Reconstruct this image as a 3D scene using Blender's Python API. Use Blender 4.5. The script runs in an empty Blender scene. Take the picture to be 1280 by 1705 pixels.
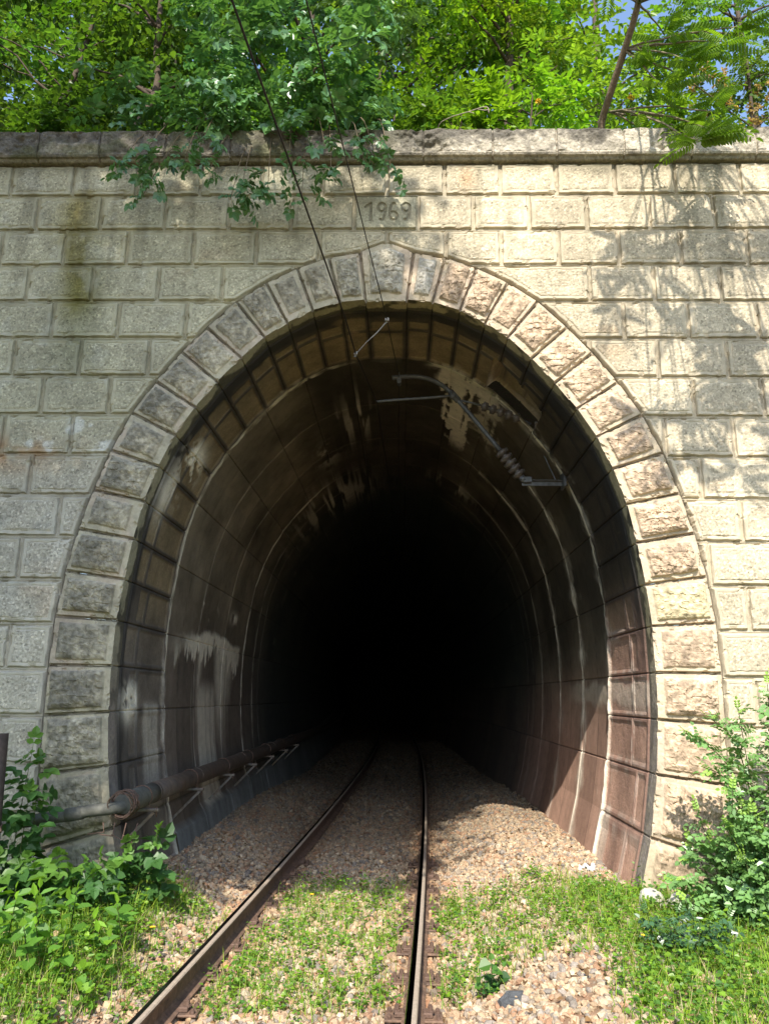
import bpy, math, random
import numpy as np
from mathutils import Matrix, Vector
R = math.radians
C = bpy.context.scene.collection
rng = np.random.default_rng(7)
random.seed(7)

# ------------------------------------------------------------------ camera
PITCH, YAW, ROLL = R(13.63), R(1.564), R(0.771)
CAM = Vector((0.2098, -7.2999, 1.75))
cp, sp, cy, sy = math.cos(PITCH), math.sin(PITCH), math.cos(YAW), math.sin(YAW)
Fw = Vector((-sy*cp, cy*cp, sp)); Rt = Vector((cy, sy, 0)); Up = Rt.cross(Fw)
cr, sr = math.cos(ROLL), math.sin(ROLL)
Rr = Rt*cr + Up*sr; Ur = Up*cr - Rt*sr
cam_d = bpy.data.cameras.new('camera'); cam = bpy.data.objects.new('camera', cam_d); C.objects.link(cam)
cam.matrix_world = Matrix(((Rr.x, Ur.x, -Fw.x, CAM.x), (Rr.y, Ur.y, -Fw.y, CAM.y), (Rr.z, Ur.z, -Fw.z, CAM.z), (0, 0, 0, 1)))
cam_d.sensor_fit = 'HORIZONTAL'; cam_d.sensor_width = 36; cam_d.lens = 36*1268.13/1280
cam_d.clip_start = 0.05; cam_d.clip_end = 2000
bpy.context.scene.camera = cam

# ------------------------------------------------------------------ sky and sun
SUN = Vector((-0.13, -0.97, 1.0)).normalized()          # towards the sun
world = bpy.data.worlds.new("World"); bpy.context.scene.world = world; world.use_nodes = True
wn = world.node_tree; bg = wn.nodes['Background']
sky = wn.nodes.new('ShaderNodeTexSky'); sky.sky_type = 'NISHITA'; sky.sun_disc = False
sky.sun_elevation = math.asin(SUN.z); sky.sun_rotation = math.atan2(SUN.x, SUN.y) % (2*math.pi)
wn.links.new(sky.outputs[0], bg.inputs[0]); bg.inputs[1].default_value = 0.15
sd = bpy.data.lights.new('sun', 'SUN'); sd.energy = 3.25; sd.angle = R(0.45); sd.color = (1, .93, .82)
so = bpy.data.objects.new('sun', sd); C.objects.link(so); so.location = (-3, -20, 30)
so.rotation_euler = SUN.to_track_quat('Z', 'Y').to_euler()
S = bpy.context.scene
S.view_settings.view_transform = 'Standard'; S.view_settings.look = 'None'
S.view_settings.exposure = 1.32; S.view_settings.gamma = 1
S.cycles.max_bounces = 7; S.cycles.diffuse_bounces = 5; S.cycles.glossy_bounces = 3; S.cycles.transmission_bounces = 4

# ------------------------------------------------------------------ helpers
def sm(a, b, x):
    t = np.clip((np.asarray(x, float)-a)/(b-a), 0, 1); return t*t*(3-2*t)
def _h(ix, iy, iz, seed):
    n = (ix.astype(np.int64)*374761393 + iy.astype(np.int64)*668265263 + iz.astype(np.int64)*2147483647 + seed*974634541) & 0xffffffff
    n = ((n ^ (n >> 13))*1274126177) & 0xffffffff
    n = ((n ^ (n >> 15))*2246822519) & 0xffffffff
    return ((n ^ (n >> 16)) & 0xffffff)/float(0xffffff)
def vn(x, y, z=0, seed=0):
    x, y, z = np.broadcast_arrays(np.asarray(x, float), np.asarray(y, float), np.asarray(z, float))
    fx, fy, fz = np.floor(x), np.floor(y), np.floor(z)
    u, v, w = x-fx, y-fy, z-fz
    u, v, w = u*u*(3-2*u), v*v*(3-2*v), w*w*(3-2*w)
    r = 0
    for a in (0, 1):
        for b in (0, 1):
            for c in (0, 1):
                r = r + _h(fx+a, fy+b, fz+c, seed)*(u if a else 1-u)*(v if b else 1-v)*(w if c else 1-w)
    return r
def fbm(x, y, z=0, seed=0, o=4):
    s = 0; a = .5; t = 0
    for k in range(o):
        s = s + a*vn(np.asarray(x)*2**k, np.asarray(y)*2**k, np.asarray(z)*2**k, seed+k*17); t += a; a *= .5
    return s/t
def worley(x, y, seed=0):
    fx, fy = np.floor(x), np.floor(y); best = np.full(np.shape(x), 9.); idv = np.zeros(np.shape(x))
    for a in (-1, 0, 1):
        for b in (-1, 0, 1):
            cx, cyy = fx+a, fy+b; zz = np.zeros_like(fx)
            px = cx+_h(cx, cyy, zz, seed); py = cyy+_h(cx, cyy, zz+1, seed)
            d = (px-x)**2+(py-y)**2; m = d < best
            best = np.where(m, d, best); idv = np.where(m, _h(cx, cyy, zz+2, seed), idv)
    return np.sqrt(best), idv

def link(name, me, mats, parent=None):
    o = bpy.data.objects.new(name, me); C.objects.link(o)
    for m in (mats if isinstance(mats, (list, tuple)) else [mats]): me.materials.append(m)
    if parent: o.parent = parent
    return o
def npmesh(name, V, faces, mats, parent=None, col=None, smooth=False, matidx=None):
    """faces: list of int arrays (n,3) or (n,4)"""
    me = bpy.data.meshes.new(name)
    V = np.asarray(V, np.float32); faces = [np.asarray(f, np.int32) for f in faces if len(f)]
    loops = np.concatenate([f.ravel() for f in faces])
    cnt = np.concatenate([np.full(len(f), f.shape[1], np.int32) for f in faces])
    st = np.concatenate([[0], np.cumsum(cnt)[:-1]]).astype(np.int32)
    me.vertices.add(len(V)); me.vertices.foreach_set('co', V.ravel())
    me.loops.add(len(loops)); me.loops.foreach_set('vertex_index', loops)
    me.polygons.add(len(cnt)); me.polygons.foreach_set('loop_start', st)
    me.polygons.foreach_set('use_smooth', np.full(len(cnt), smooth))
    if matidx is not None: me.polygons.foreach_set('material_index', np.asarray(matidx, np.int32))
    if col is not None:
        col = np.asarray(col, np.float32)
        if col.shape[1] == 3: col = np.concatenate([col, np.ones((len(col), 1), np.float32)], 1)
        me.attributes.new('Col', 'FLOAT_COLOR', 'POINT').data.foreach_set('color', col.ravel())
    me.update(calc_edges=True); me.validate()
    return link(name, me, mats, parent)
def gridfaces(nu, nv, off=0):
    i = np.arange(nu*nv).reshape(nu, nv)+off
    return np.stack([i[:-1, :-1], i[1:, :-1], i[1:, 1:], i[:-1, 1:]], -1).reshape(-1, 4)
class MB:
    """collects tubes, boxes, prisms into one mesh"""
    def __init__(s): s.V = []; s.F4 = []; s.F3 = []; s.n = 0; s.col = []
    def add(s, V, F4=(), F3=(), col=None):
        V = np.asarray(V, float).reshape(-1, 3)
        if len(F4): s.F4.append(np.asarray(F4).reshape(-1, 4)+s.n)
        if len(F3): s.F3.append(np.asarray(F3).reshape(-1, 3)+s.n)
        s.V.append(V); s.n += len(V)
        s.col.append(np.tile(col, (len(V), 1)) if col is not None else np.ones((len(V), 3)))
        return s
    def tube(s, pts, rad, n=8, cap=True, col=None, twist=0):
        P = np.asarray(pts, float); m = len(P); rad = np.broadcast_to(np.asarray(rad, float), (m,))
        T = np.gradient(P, axis=0); T /= np.linalg.norm(T, axis=1)[:, None]+1e-12
        ref = np.array([0, 0, 1.]) if abs(T[0][2]) < .9 else np.array([1., 0, 0])
        V = []; a = np.cross(T[0], ref); a /= np.linalg.norm(a)
        for k in range(m):
            a = a-T[k]*(a@T[k]); a /= np.linalg.norm(a); b = np.cross(T[k], a)
            th = np.arange(n)*2*math.pi/n+twist
            V.append(P[k]+rad[k]*(np.cos(th)[:, None]*a+np.sin(th)[:, None]*b))
        V = np.concatenate(V); i = np.arange(m*n).reshape(m, n); j = np.roll(i, -1, 1)
        F = np.stack([i[:-1], j[:-1], j[1:], i[1:]], -1).reshape(-1, 4); F3 = []
        if cap:
            V = np.concatenate([V, P[:1], P[-1:]]); c0, c1 = m*n, m*n+1
            F3 = [(c0, j[0][k], i[0][k]) for k in range(n)]+[(c1, i[-1][k], j[-1][k]) for k in range(n)]
        return s.add(V, F, F3, col)
    def prism(s, poly, a, b, axis='y', col=None):
        """poly in 2D, extruded; axis y: (x,z) from y=a..b ; axis x: (y,z); axis z: (x,y)"""
        P = np.asarray(poly, float); n = len(P)
        def mk(t):
            t = np.full(n, t)
            return np.stack({'y': [P[:, 0], t, P[:, 1]], 'x': [t, P[:, 0], P[:, 1]], 'z': [P[:, 0], P[:, 1], t]}[axis], -1)
        V = np.concatenate([mk(a), mk(b), mk(a).mean(0)[None], mk(b).mean(0)[None]]); i = np.arange(n); j = (i+1) % n
        F4 = np.stack([i, j, j+n, i+n], -1)
        F3 = np.concatenate([np.stack([j, i, np.full(n, 2*n)], -1), np.stack([i+n, j+n, np.full(n, 2*n+1)], -1)])
        return s.add(V, F4, F3, col)
    def box(s, c, d, col=None, rot=0, bev=.006):
        x, y, z = d; bev = min(bev, x/3, y/3, z/3)
        ring = lambda e: [(-x/2+e, -y/2+e), (x/2-e, -y/2+e), (x/2-e, y/2-e), (-x/2+e, y/2-e)]
        V = []
        for zz, e in ((-z/2, bev), (-z/2+bev, 0), (z/2-bev, 0), (z/2, bev)): V += [(px, py, zz) for px, py in ring(e)]
        V = np.array(V); ca, sa = math.cos(rot), math.sin(rot)
        V = np.stack([V[:, 0]*ca-V[:, 1]*sa, V[:, 0]*sa+V[:, 1]*ca, V[:, 2]], -1)+np.asarray(c)
        F = [(3, 2, 1, 0), (12, 13, 14, 15)]
        for k in range(3):
            for i in range(4): F.append((k*4+i, k*4+(i+1) % 4, k*4+4+(i+1) % 4, k*4+4+i))
        return s.add(V, F, (), col)
    def build(s, name, mats, parent=None, smooth=True):
        o = npmesh(name, np.concatenate(s.V), ([np.concatenate(s.F4)] if s.F4 else [])+([np.concatenate(s.F3)] if s.F3 else []),
                   mats, parent, np.concatenate(s.col), smooth)
        return o
def tag(o, label=None, cat=None, group=None, kind=None):
    if label: o['label'] = label
    if cat: o['category'] = cat
    if group: o['group'] = group
    if kind: o['kind'] = kind
    return o
def thing(name, label, cat, loc=(0, 0, 0), group=None):
    o = bpy.data.objects.new(name, None); C.objects.link(o); o.location = loc; o.empty_display_size = .1
    return tag(o, label, cat, group)
def adopt(root):
    """children are built in world coordinates: keep them there under a root that has a place of its own"""
    for ch in root.children: ch.matrix_parent_inverse = Matrix.Translation(root.location).inverted()

# ------------------------------------------------------------------ materials
def nodemat(name):
    m = bpy.data.materials.new(name); m.use_nodes = True; nt = m.node_tree
    return m, nt, nt.nodes['Principled BSDF'], (lambda t, **k: _new(nt, t, k)), nt.links.new
def _new(nt, t, k):
    n = nt.nodes.new('ShaderNode'+t)
    for a, b in k.items():
        if isinstance(a, str) and a.startswith('i_'): n.inputs[a[2:]].default_value = b
        else: setattr(n, a, b)
    return n
def mixc(nt, L, blend, fac, a, b):
    n = nt.nodes.new('ShaderNodeMix'); n.data_type = 'RGBA'; n.blend_type = blend
    for k, v in ((0, fac), (6, a), (7, b)):
        if hasattr(v, 'links') or hasattr(v, 'is_linked'): L(v, n.inputs[k])
        else: n.inputs[k].default_value = v if k == 0 else (*v, 1)
    return n.outputs[2]
def ramp(nt, L, src, stops):
    n = nt.nodes.new('ShaderNodeValToRGB'); e = n.color_ramp.elements
    while len(e) < len(stops): e.new(.5)
    for k, (p_, c) in enumerate(stops):
        e[k].position = p_; e[k].color = (c, c, c, 1) if not isinstance(c, tuple) else (*c, 1)
    L(src, n.inputs[0]); return n.outputs[0]
def stone_mat(name, speck=1.0, bump=.5, rough=.9, scale=1.0):
    m, nt, b, N, L = nodemat(name)
    tc = N('TexCoord'); at = N('Attribute', attribute_name='Col')
    n1 = N('TexNoise', i_Scale=55*scale, i_Detail=4.0, i_Roughness=.65); L(tc.outputs['Object'], n1.inputs['Vector'])
    n2 = N('TexNoise', i_Scale=7*scale, i_Detail=5.0, i_Roughness=.6); L(tc.outputs['Object'], n2.inputs['Vector'])
    v = N('TexVoronoi', i_Scale=48*scale); L(tc.outputs['Object'], v.inputs['Vector'])
    peb = ramp(nt, L, v.outputs['Color'], [(0, .40), (.25, .82), (.7, 1.08), (1, 1.7)])
    pore = ramp(nt, L, n1.outputs[0], [(.30, .35), (.42, .92), (.58, 1.02), (.72, 1.25)])
    big = ramp(nt, L, n2.outputs[0], [(.28, .72), (.5, 1.0), (.75, 1.18)])
    c = mixc(nt, L, 'MULTIPLY', .8, at.outputs['Color'], big)
    c2 = mixc(nt, L, 'MULTIPLY', .75*speck, c, pore)
    c3 = mixc(nt, L, 'MULTIPLY', .75*speck, c2, peb)
    f = N('Math', operation='MULTIPLY'); L(at.outputs['Alpha'], f.inputs[0]); f.inputs[1].default_value = 1.0
    c1 = mixc(nt, L, 'MULTIPLY', .30, c, pore)
    cc = mixc(nt, L, 'MIX', f.outputs[0], c1, c3)
    L(cc, b.inputs['Base Color']); b.inputs['Roughness'].default_value = rough; b.inputs['Specular IOR Level'].default_value = .25
    add = N('Math', operation='MULTIPLY_ADD'); L(v.outputs['Distance'], add.inputs[0]); add.inputs[1].default_value = -.5; L(n1.outputs[0], add.inputs[2])
    ms = N('Math', operation='MULTIPLY_ADD'); L(f.outputs[0], ms.inputs[0]); ms.inputs[1].default_value = .75; ms.inputs[2].default_value = .25
    bp = N('Bump', i_Distance=.012); L(add.outputs[0], bp.inputs['Height'])
    mm = N('Math', operation='MULTIPLY'); L(ms.outputs[0], mm.inputs[0]); mm.inputs[1].default_value = bump; L(mm.outputs[0], bp.inputs['Strength'])
    L(bp.outputs[0], b.inputs['Normal'])
    return m
def plain_mat(name, c, rough=.7, metal=0, var=.35, scale=18, bump=.3, attr=False, c2=None, spec=.4):
    m, nt, b, N, L = nodemat(name)
    tc = N('TexCoord'); n1 = N('TexNoise', i_Scale=scale, i_Detail=5.0, i_Roughness=.65); L(tc.outputs['Object'], n1.inputs['Vector'])
    k = ramp(nt, L, n1.outputs[0], [(.3, 1-var), (.5, 1.0), (.7, 1+var)])
    if attr:
        at = N('Attribute', attribute_name='Col'); base = at.outputs['Color']
    else: base = c
    if c2:
        n3 = N('TexNoise', i_Scale=scale*.35, i_Detail=6.0, i_Roughness=.7); L(tc.outputs['Object'], n3.inputs['Vector'])
        f = ramp(nt, L, n3.outputs[0], [(.42, 0.0), (.6, 1.0)]); base = mixc(nt, L, 'MIX', f, base, c2)
    L(mixc(nt, L, 'MULTIPLY', 1.0, base, k), b.inputs['Base Color'])
    b.inputs['Roughness'].default_value = rough; b.inputs['Metallic'].default_value = metal; b.inputs['Specular IOR Level'].default_value = spec
    bp = N('Bump', i_Distance=.01, i_Strength=bump); L(n1.outputs[0], bp.inputs['Height']); L(bp.outputs[0], b.inputs['Normal'])
    return m
def leaf_mat(name, trans=.35, rough=.42, spec=.45):
    m, nt, b, N, L = nodemat(name)
    at = N('Attribute', attribute_name='Col'); L(at.outputs['Color'], b.inputs['Base Color'])
    b.inputs['Roughness'].default_value = rough; b.inputs['Specular IOR Level'].default_value = spec
    t = N('BsdfTranslucent'); c = mixc(nt, L, 'MULTIPLY', 1.0, at.outputs['Color'], (1.5, 1.45, .55)); L(c, t.inputs['Color'])
    mx = N('MixShader'); mx.inputs[0].default_value = trans
    L(b.outputs[0], mx.inputs[1]); L(t.outputs[0], mx.inputs[2]); L(mx.outputs[0], nt.nodes['Material Output'].inputs['Surface'])
    return m
M_face = stone_mat('washed_concrete', speck=1.1, bump=.22); M_vous = stone_mat('rock_faced_stone', speck=.55, bump=.6, scale=.8)
M_cope = stone_mat('weathered_coping', speck=.9, bump=.9, scale=.7); M_lin = stone_mat('sooty_lining', speck=.45, bump=.45, rough=.8)
M_leaf = leaf_mat('leaf', .45); M_leafg = leaf_mat('glossy_leaf', .25, .34, .6); M_grass = leaf_mat('grass_blade', .35, .5, .3)
M_bark = plain_mat('bark', (.13, .095, .065), .9, scale=25, bump=.8, attr=True)
M_rock = plain_mat('ballast_stone', (1, 1, 1), .9, scale=60, var=.3, bump=.5, attr=True)
M_steelrun = plain_mat('polished_rail_head', (.20, .20, .21), .16, 1.0, var=.15, scale=8, bump=.02)
M_rust = plain_mat('rusty_rail_steel', (.17, .105, .07), .75, .0, scale=30, c2=(.10, .065, .048))
M_railtan = plain_mat('worn_rail_shoulder', (.33, .27, .21), .6, .0, scale=30, var=.2)
M_rustdk = plain_mat('dark_rusty_iron', (.12, .075, .055), .8, .0, scale=60)
M_wood = plain_mat('old_sleeper_timber', (.42, .24, .13), .85, scale=22, c2=(.30, .19, .12), bump=.6)
M_pipe = plain_mat('painted_pipe', (.085, .07, .058), .55, scale=12, c2=(.11, .08, .06), bump=.15)
M_pipe2 = plain_mat('dusty_grey_pipe', (.115, .115, .095), .75, scale=16, c2=(.08, .08, .068), bump=.3)
M_brk = plain_mat('galvanised_bracket', (.20, .19, .17), .6, .3, scale=25, c2=(.2, .15, .11))
M_wire = plain_mat('wire', (.025, .02, .018), .5, .4, scale=10)
M_wirelt = plain_mat('bright_wire', (.22, .205, .18), .5, .3, scale=10)
M_cant = plain_mat('grey_painted_tube', (.10, .105, .11), .5, .2, scale=14)
M_ins = plain_mat('brown_insulator', (.10, .085, .075), .35, scale=9)
M_white = plain_mat('pale_stone', (.50, .48, .43), .9, scale=14, var=.2, c2=(.40, .37, .31), bump=.4)
M_litter = plain_mat('white_litter', (.6, .6, .6), .5, scale=20, var=.1)
M_post = plain_mat('brown_post', (.055, .04, .03), .7, scale=20)
M_soil = plain_mat('stony_soil', (.25, .155, .095), .95, scale=26, c2=(.18, .125, .08), bump=.9)
M_hill = plain_mat('forest_floor', (.05, .055, .022), .95, scale=6, c2=(.07, .05, .03), bump=.8)
M_flower = plain_mat('yellow_petals', (.8, .55, .03), .6, scale=10, var=.1)
M_wflower = plain_mat('white_petals', (.8, .8, .76), .6, scale=10, var=.1)

# ------------------------------------------------------------------ shared geometry of the portal
PE = [(.289, 6.383), (.625, 6.325), (.959, 6.198), (1.286, 6.026), (1.594, 5.806), (1.889, 5.506), (2.133, 5.224), (2.378, 4.897), (2.597, 4.545), (2.776, 4.14), (2.91, 3.724), (3.019, 3.327), (3.102, 2.905), (3.15, 2.461), (3.161, 1.999), (3.152, 1.539), (3.134, 1.013), (3.046, .374), (2.86, -.5)]
PI_ = [(.217, 5.819), (.489, 5.79), (.773, 5.695), (1.034, 5.552), (1.266, 5.388), (1.499, 5.152), (1.732, 4.887), (1.941, 4.604), (2.124, 4.304), (2.265, 3.973), (2.382, 3.609), (2.452, 3.226), (2.507, 2.822), (2.543, 2.427), (2.549, 1.999), (2.536, 1.58), (2.491, 1.099), (2.404, .567), (2.12, -.5)]
EXT = np.array([(-a, b) for a, b in PE][::-1]+[(0, 6.50)]+PE)
def sd_poly(x, z, P):
    """signed distance to the extrados line: positive outside the ring"""
    best = np.full(np.shape(x), 9.); sgn = np.ones(np.shape(x))
    for a, b in zip(P[:-1], P[1:]):
        d = b-a; t = np.clip(((x-a[0])*d[0]+(z-a[1])*d[1])/(d@d), 0, 1)
        q = np.hypot(x-a[0]-t*d[0], z-a[1]-t*d[1]); m = q < best
        best = np.where(m, q, best)
    xs = np.interp(np.clip(z, -.5, 6.5), [b for a, b in PE][::-1]+[6.5], [a for a, b in PE][::-1]+[0.0])
    inside = (np.abs(x) < xs) & (z < 6.5)
    return np.where(inside, -best, best)
def trackx(y): return -.385+.04*y-.00105*np.asarray(y, float)**2
def axisx(y): return -.0012*np.maximum(np.asarray(y, float)-8, 0)**2
def ground_z(x, y):
    x = np.asarray(x, float); y = np.asarray(y, float); u = x-trackx(y); yp = np.maximum(y, 0)
    zl = (.24+.008*np.minimum(yp, 12))*sm(.95, 1.75, -u)
    hump = .04*np.exp(-((u-1.75)/.5)**2)*sm(.8, 3.5, y)
    zr = .30*sm(.95, 1.9, u)+hump
    zz = -.20+zl+zr
    bank = np.maximum(np.abs(x-(-.3))-4.2, 0)*.75
    bank = np.where(y < 1, np.minimum(bank, 8.0), 0)*sm(2., -1., y)
    return -.20+(zz+.20)*(1-.85*sm(5, 14, y))+bank+.03*(fbm(x*3, y*3, 0, 5)-.5)

# ------------------------------------------------------------------ ground sheet
gx = np.concatenate([np.linspace(-150, -12, 18), np.linspace(-11, -4, 36), np.linspace(-3.9, 3.9, 157), np.linspace(4, 11, 36), np.linspace(12, 150, 18)])
gy = np.concatenate([np.linspace(-150, -12, 20), np.linspace(-11, -4.1, 36), np.linspace(-4, 8, 220), np.linspace(8.3, 50, 60), np.linspace(55, 150, 8)])
GX, GY = np.meshgrid(gx, gy, indexing='ij'); GZ = ground_z(GX, GY)
tag(npmesh('ground', np.stack([GX, GY, GZ], -1).reshape(-1, 3), [gridfaces(len(gx), len(gy))], M_soil, smooth=True), kind='structure')
# the hill the tunnel runs through
hx = np.linspace(-60, 60, 80); hy = np.concatenate([np.linspace(.45, 8, 24), np.linspace(9, 150, 40)])
HX, HY = np.meshgrid(hx, hy, indexing='ij')
HZ = 7.62+.42*np.minimum(HY-.45, 45)+.25*fbm(HX*.8, HY*.8, 0, 3)
tag(npmesh('hillside', np.stack([HX, HY, HZ], -1).reshape(-1, 3), [gridfaces(len(hx), len(hy))], M_hill, smooth=True), kind='structure')

# ------------------------------------------------------------------ tunnel portal
portal = thing('tunnel_portal', 'weathered concrete railway tunnel portal with rock-faced horseshoe arch dated 1969', 'tunnel portal', (0, 0, -.3))
ROWZ = [7.482, 7.082, 6.655, 6.228, 5.801, 5.374, 4.947, 4.52, 4.093, 3.666, 3.239, 2.812, 2.385, 1.958, 1.531, 1.104, .677, .25, -.18, -.6]
ROWX = [[-4.19, -3.49, -2.78, -2.07, -1.39, -.72, -.01, .62, 1.23, 1.84, 2.47, 3.12, 3.82], [-3.85, -3.14, -2.43, -1.73, -1.05, -.36, .33, .93, 1.53, 2.15, 2.82, 3.51],
        [-4.19, -3.5, -2.81, -2.09, -1.41, -.73, 0, .63, 1.22, 1.83, 2.47, 3.12, 3.82], [-3.85, -3.15, -2.44, -1.75, -1.0, 0, .9, 2.14, 2.81, 3.5], [-3.53, -2.83, -2.11, 0, 2.47, 3.13, 3.84],
        [-3.89, -3.19, -2.47, 0, 2.1, 2.79, 3.49], [-3.54, -2.84, 0, 3.12, 3.81], [-3.89, -3.19, 0, 2.8, 3.48], [-3.56, 0, 3.12, 3.82], [-3.92, -3.22, 0, 3.47], [-3.56, 0, 3.13, 3.83],
        [-3.93, 0, 3.46], [-3.57, 0, 3.8], [-3.95, 0, 3.45], [-3.57, 0, 3.8], [-3.95, 0, 3.46], [-3.57, 0, 3.8], [-3.9, 0, 3.46], [-3.57, 0, 3.8]]
JW = .019
def face_color(X, Z, d, rnd, panel):
    k = sm(-1.8, 1.4, X)[..., None]
    c = (1-k)*np.array([.435, .405, .285])+k*np.array([.50, .43, .31])
    c = c*(1+(rnd-.5)*.16)
    lowl = (sm(4.6, 3.6, Z)*sm(-1, -2, X))[..., None]; c = c*(1-lowl)+np.array([.455, .42, .335])*lowl
    mg = (1-panel)[..., None]; c = c+mg*.012
    dirt = fbm(X*1.6, Z*1.1, 0, 21, 5); c = c*(.72+.55*dirt)[..., None]
    # green moss run-off under a gap of the coping, and darker damp below it
    w = .13+.09*fbm(Z*2.2, X*3, 0, 4); run = .8*np.exp(-((X+3.33+.05*np.sin(Z*3))/w)**2)*sm(5.45, 5.8, Z)*sm(7.3, 6.95, Z)*(.75+.9*fbm(X*6, Z*1.2, 0, 8))
    c = c*(1-run[..., None])+np.array([.23, .185, .03])*run[..., None]
    run2 = np.exp(-((X+3.25)/.3)**2)*sm(4.6, 5.4, Z)*sm(7.5, 5.9, Z)*.55
    c = c*(1-run2[..., None])+np.array([.13, .14, .075])*run2[..., None]
    soil = sm(7.28, 7.5, Z+.28*fbm(X*2.5, Z*.6, 0, 13)-.14)*.7
    c = c*(1-soil[..., None])+np.array([.12, .11, .07])*soil[..., None]
    streak = sm(.56, .78, fbm(X*7, Z*.45, 0, 31, 3))*sm(4.6, 7.4, Z)*.5
    c = c*(1-streak[..., None])+np.array([.19, .175, .12])*streak[..., None]
    rust = (np.exp(-((X+3.75)/.45)**2)*np.exp(-((Z-4.10)/.17)**2)*sm(.25, .5, fbm(X*4, Z*4, 0, 6)))*.85
    rust = np.maximum(rust, .6*np.exp(-((X-.86)/.09)**2)*np.exp(-((Z-7.28)/.13)**2))
    rust = np.maximum(rust, .22*sm(.66, .85, fbm(X*1.3, Z*2.2, 0, 77, 3))*panel)
    c = c*(1-rust[..., None])+np.array([.36, .20, .09])*rust[..., None]
    wh = sm(.60, .72, fbm(X*5, Z*5, 0, 41, 4))*(np.exp(-((Z-4.25)/.35)**2)*sm(-2, -2.8, X)+.25*sm(-1, -3, X))
    c = c*(1-.6*wh[..., None])+np.array([.6, .6, .55])*.6*wh[..., None]
    c = c*np.where(d < JW+.004, .88, 1.0)[..., None]
    return np.clip(c, .01, 1)
facV = []; facF = []; facC = []; fn = 0
def put_block(x0, x1, z0, z1, seed):
    global fn
    near = not (sd_poly(np.array([x0, x1, x0, x1, (x0+x1)/2, (x0+x1)/2]), np.array([z0, z0, z1, z1, z0, z1]), EXT) > .12).all()
    seen = abs(x0) < 5.2
    st = .0088 if near else (.017 if seen else .08)
    def axis(L):
        e = [0, JW, JW+.005, JW+.013, .055, .063]
        n = max(2, int((L-.126)/st)); e = e+list(np.linspace(.063, L-.063, n+1))[1:-1]+[L-v for v in e[::-1]]
        return np.array(e)
    ax = x0+(axis(x1-x0) if not near else np.linspace(0, x1-x0, int((x1-x0)/st)+1))
    az = z0+(axis(z1-z0) if not near else np.unique(np.concatenate([axis(z1-z0), np.linspace(0, z1-z0, int((z1-z0)/st)+1)])))
    X, Z = np.meshgrid(ax, az, indexing='ij')
    d = np.minimum(np.minimum(X-x0, x1-X), np.minimum(Z-z0, z1-Z)); sr_ = sd_poly(X, Z, EXT)
    if near: d = np.minimum(d, sr_)
    rnd = _h(np.array([seed*7.]), np.array([3.]), np.array([1.]), 9)[0]
    chip = .010*(vn(X*16, Z*16, 0, 19)-.5)
    dd = d+chip*np.where(d > .003, 1, 0)
    h = .034*(sm(JW-.001, JW+.007, dd) if not near else sm(JW-.004, JW+.012, dd))-.05*sm(.016, .0, sr_)
    h = h-.006*np.exp(-((dd-.059)/.006)**2)
    pan = sm(.056, .068, dd)
    h = h+pan*(.002+.007*(fbm(X*13, Z*13, 0, 61, 3)-.5)+.006*(vn(X*60, Z*60, 0, 66)-.5)+.006*(fbm(X*3, Z*3, rnd*50, 2, 2)-.5))
    h = h+.003*(vn(X*30, Z*30, 0, 8)-.5)*(1-pan)
    chipw = sm(.62, .70, fbm(X*10, Z*10, 0, 83, 4))*sm(.075, .02, dd)*sm(.0, .02, dd); h = h-.018*chipw
    # hairline ridge of pointing down the middle of the joints
    h = h+.007*np.exp(-(np.minimum(np.minimum(X-x0, x1-X), np.minimum(Z-z0, z1-Z))/.006)**2)
    col = face_color(X, Z, dd, rnd, pan)
    V = np.stack([X, -h, Z], -1).reshape(-1, 3); F = gridfaces(len(ax), len(az))
    if near:
        keep = (sr_.reshape(-1)[F] > -.05).any(1); F = F[keep]
        if not len(F): return
    facV.append(V); facF.append(F+fn); facC.append(np.concatenate([col.reshape(-1, 3), pan.reshape(-1, 1)], 1)); fn += len(V)
sd_ = 0
for k in range(len(ROWZ)-1):
    xs = list(ROWX[k]) if k < len(ROWX) else [-3.6, 0, 3.6]
    while xs[0] > -9.6: xs.insert(0, xs[0]-.70)
    while xs[-1] < 9.6: xs.append(xs[-1]+.68)
    for a, b in zip(xs[:-1], xs[1:]):
        sd_ += 1
        if k == 1 and abs(a+.36) < .01: continue          # the date stone has a place of its own
        put_block(a, b, ROWZ[k+1], ROWZ[k], sd_)
npmesh('facing_masonry', np.concatenate(facV), [np.concatenate(facF)], M_face, portal, np.concatenate(facC), False)

# date stone with the engraved year
def seg(x, z, a, b):
    a = np.array(a); b = np.array(b); d = b-a; t = np.clip(((x-a[0])*d[0]+(z-a[1])*d[1])/(d@d), 0, 1)
    return np.hypot(x-a[0]-t*d[0], z-a[1]-t*d[1])
def pline(x, z, P): return np.min([seg(x, z, a, b) for a, b in zip(P[:-1], P[1:])], 0)
def dig9(x, z):
    t = np.linspace(0, 2*math.pi, 25); loop = [(.040*math.cos(a), .052+.05*math.sin(a)) for a in t]
    t2 = np.linspace(0, -1.9, 12); tail = [(.040-.0+(-.055)*(1-math.cos(a))*.75, .052+.155*math.sin(a)) for a in t2]
    return np.minimum(pline(x, z, loop), pline(x, z, tail))
def digits(X, Z, zc):
    d = np.full(X.shape, 9.)
    z = Z-zc
    d = np.minimum(d, pline(X+.195, z, [(-.045, .06), (-.012, .085), (.012, .102), (.012, -.105)]))
    d = np.minimum(d, dig9(X+.062, z)); d = np.minimum(d, dig9(-(X-.062), -z)); d = np.minimum(d, dig9(X-.20, z))
    return d
ax = np.linspace(-.36, .33, 200); az = np.linspace(ROWZ[2], ROWZ[1], 124); X, Z = np.meshgrid(ax, az, indexing='ij')
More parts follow.
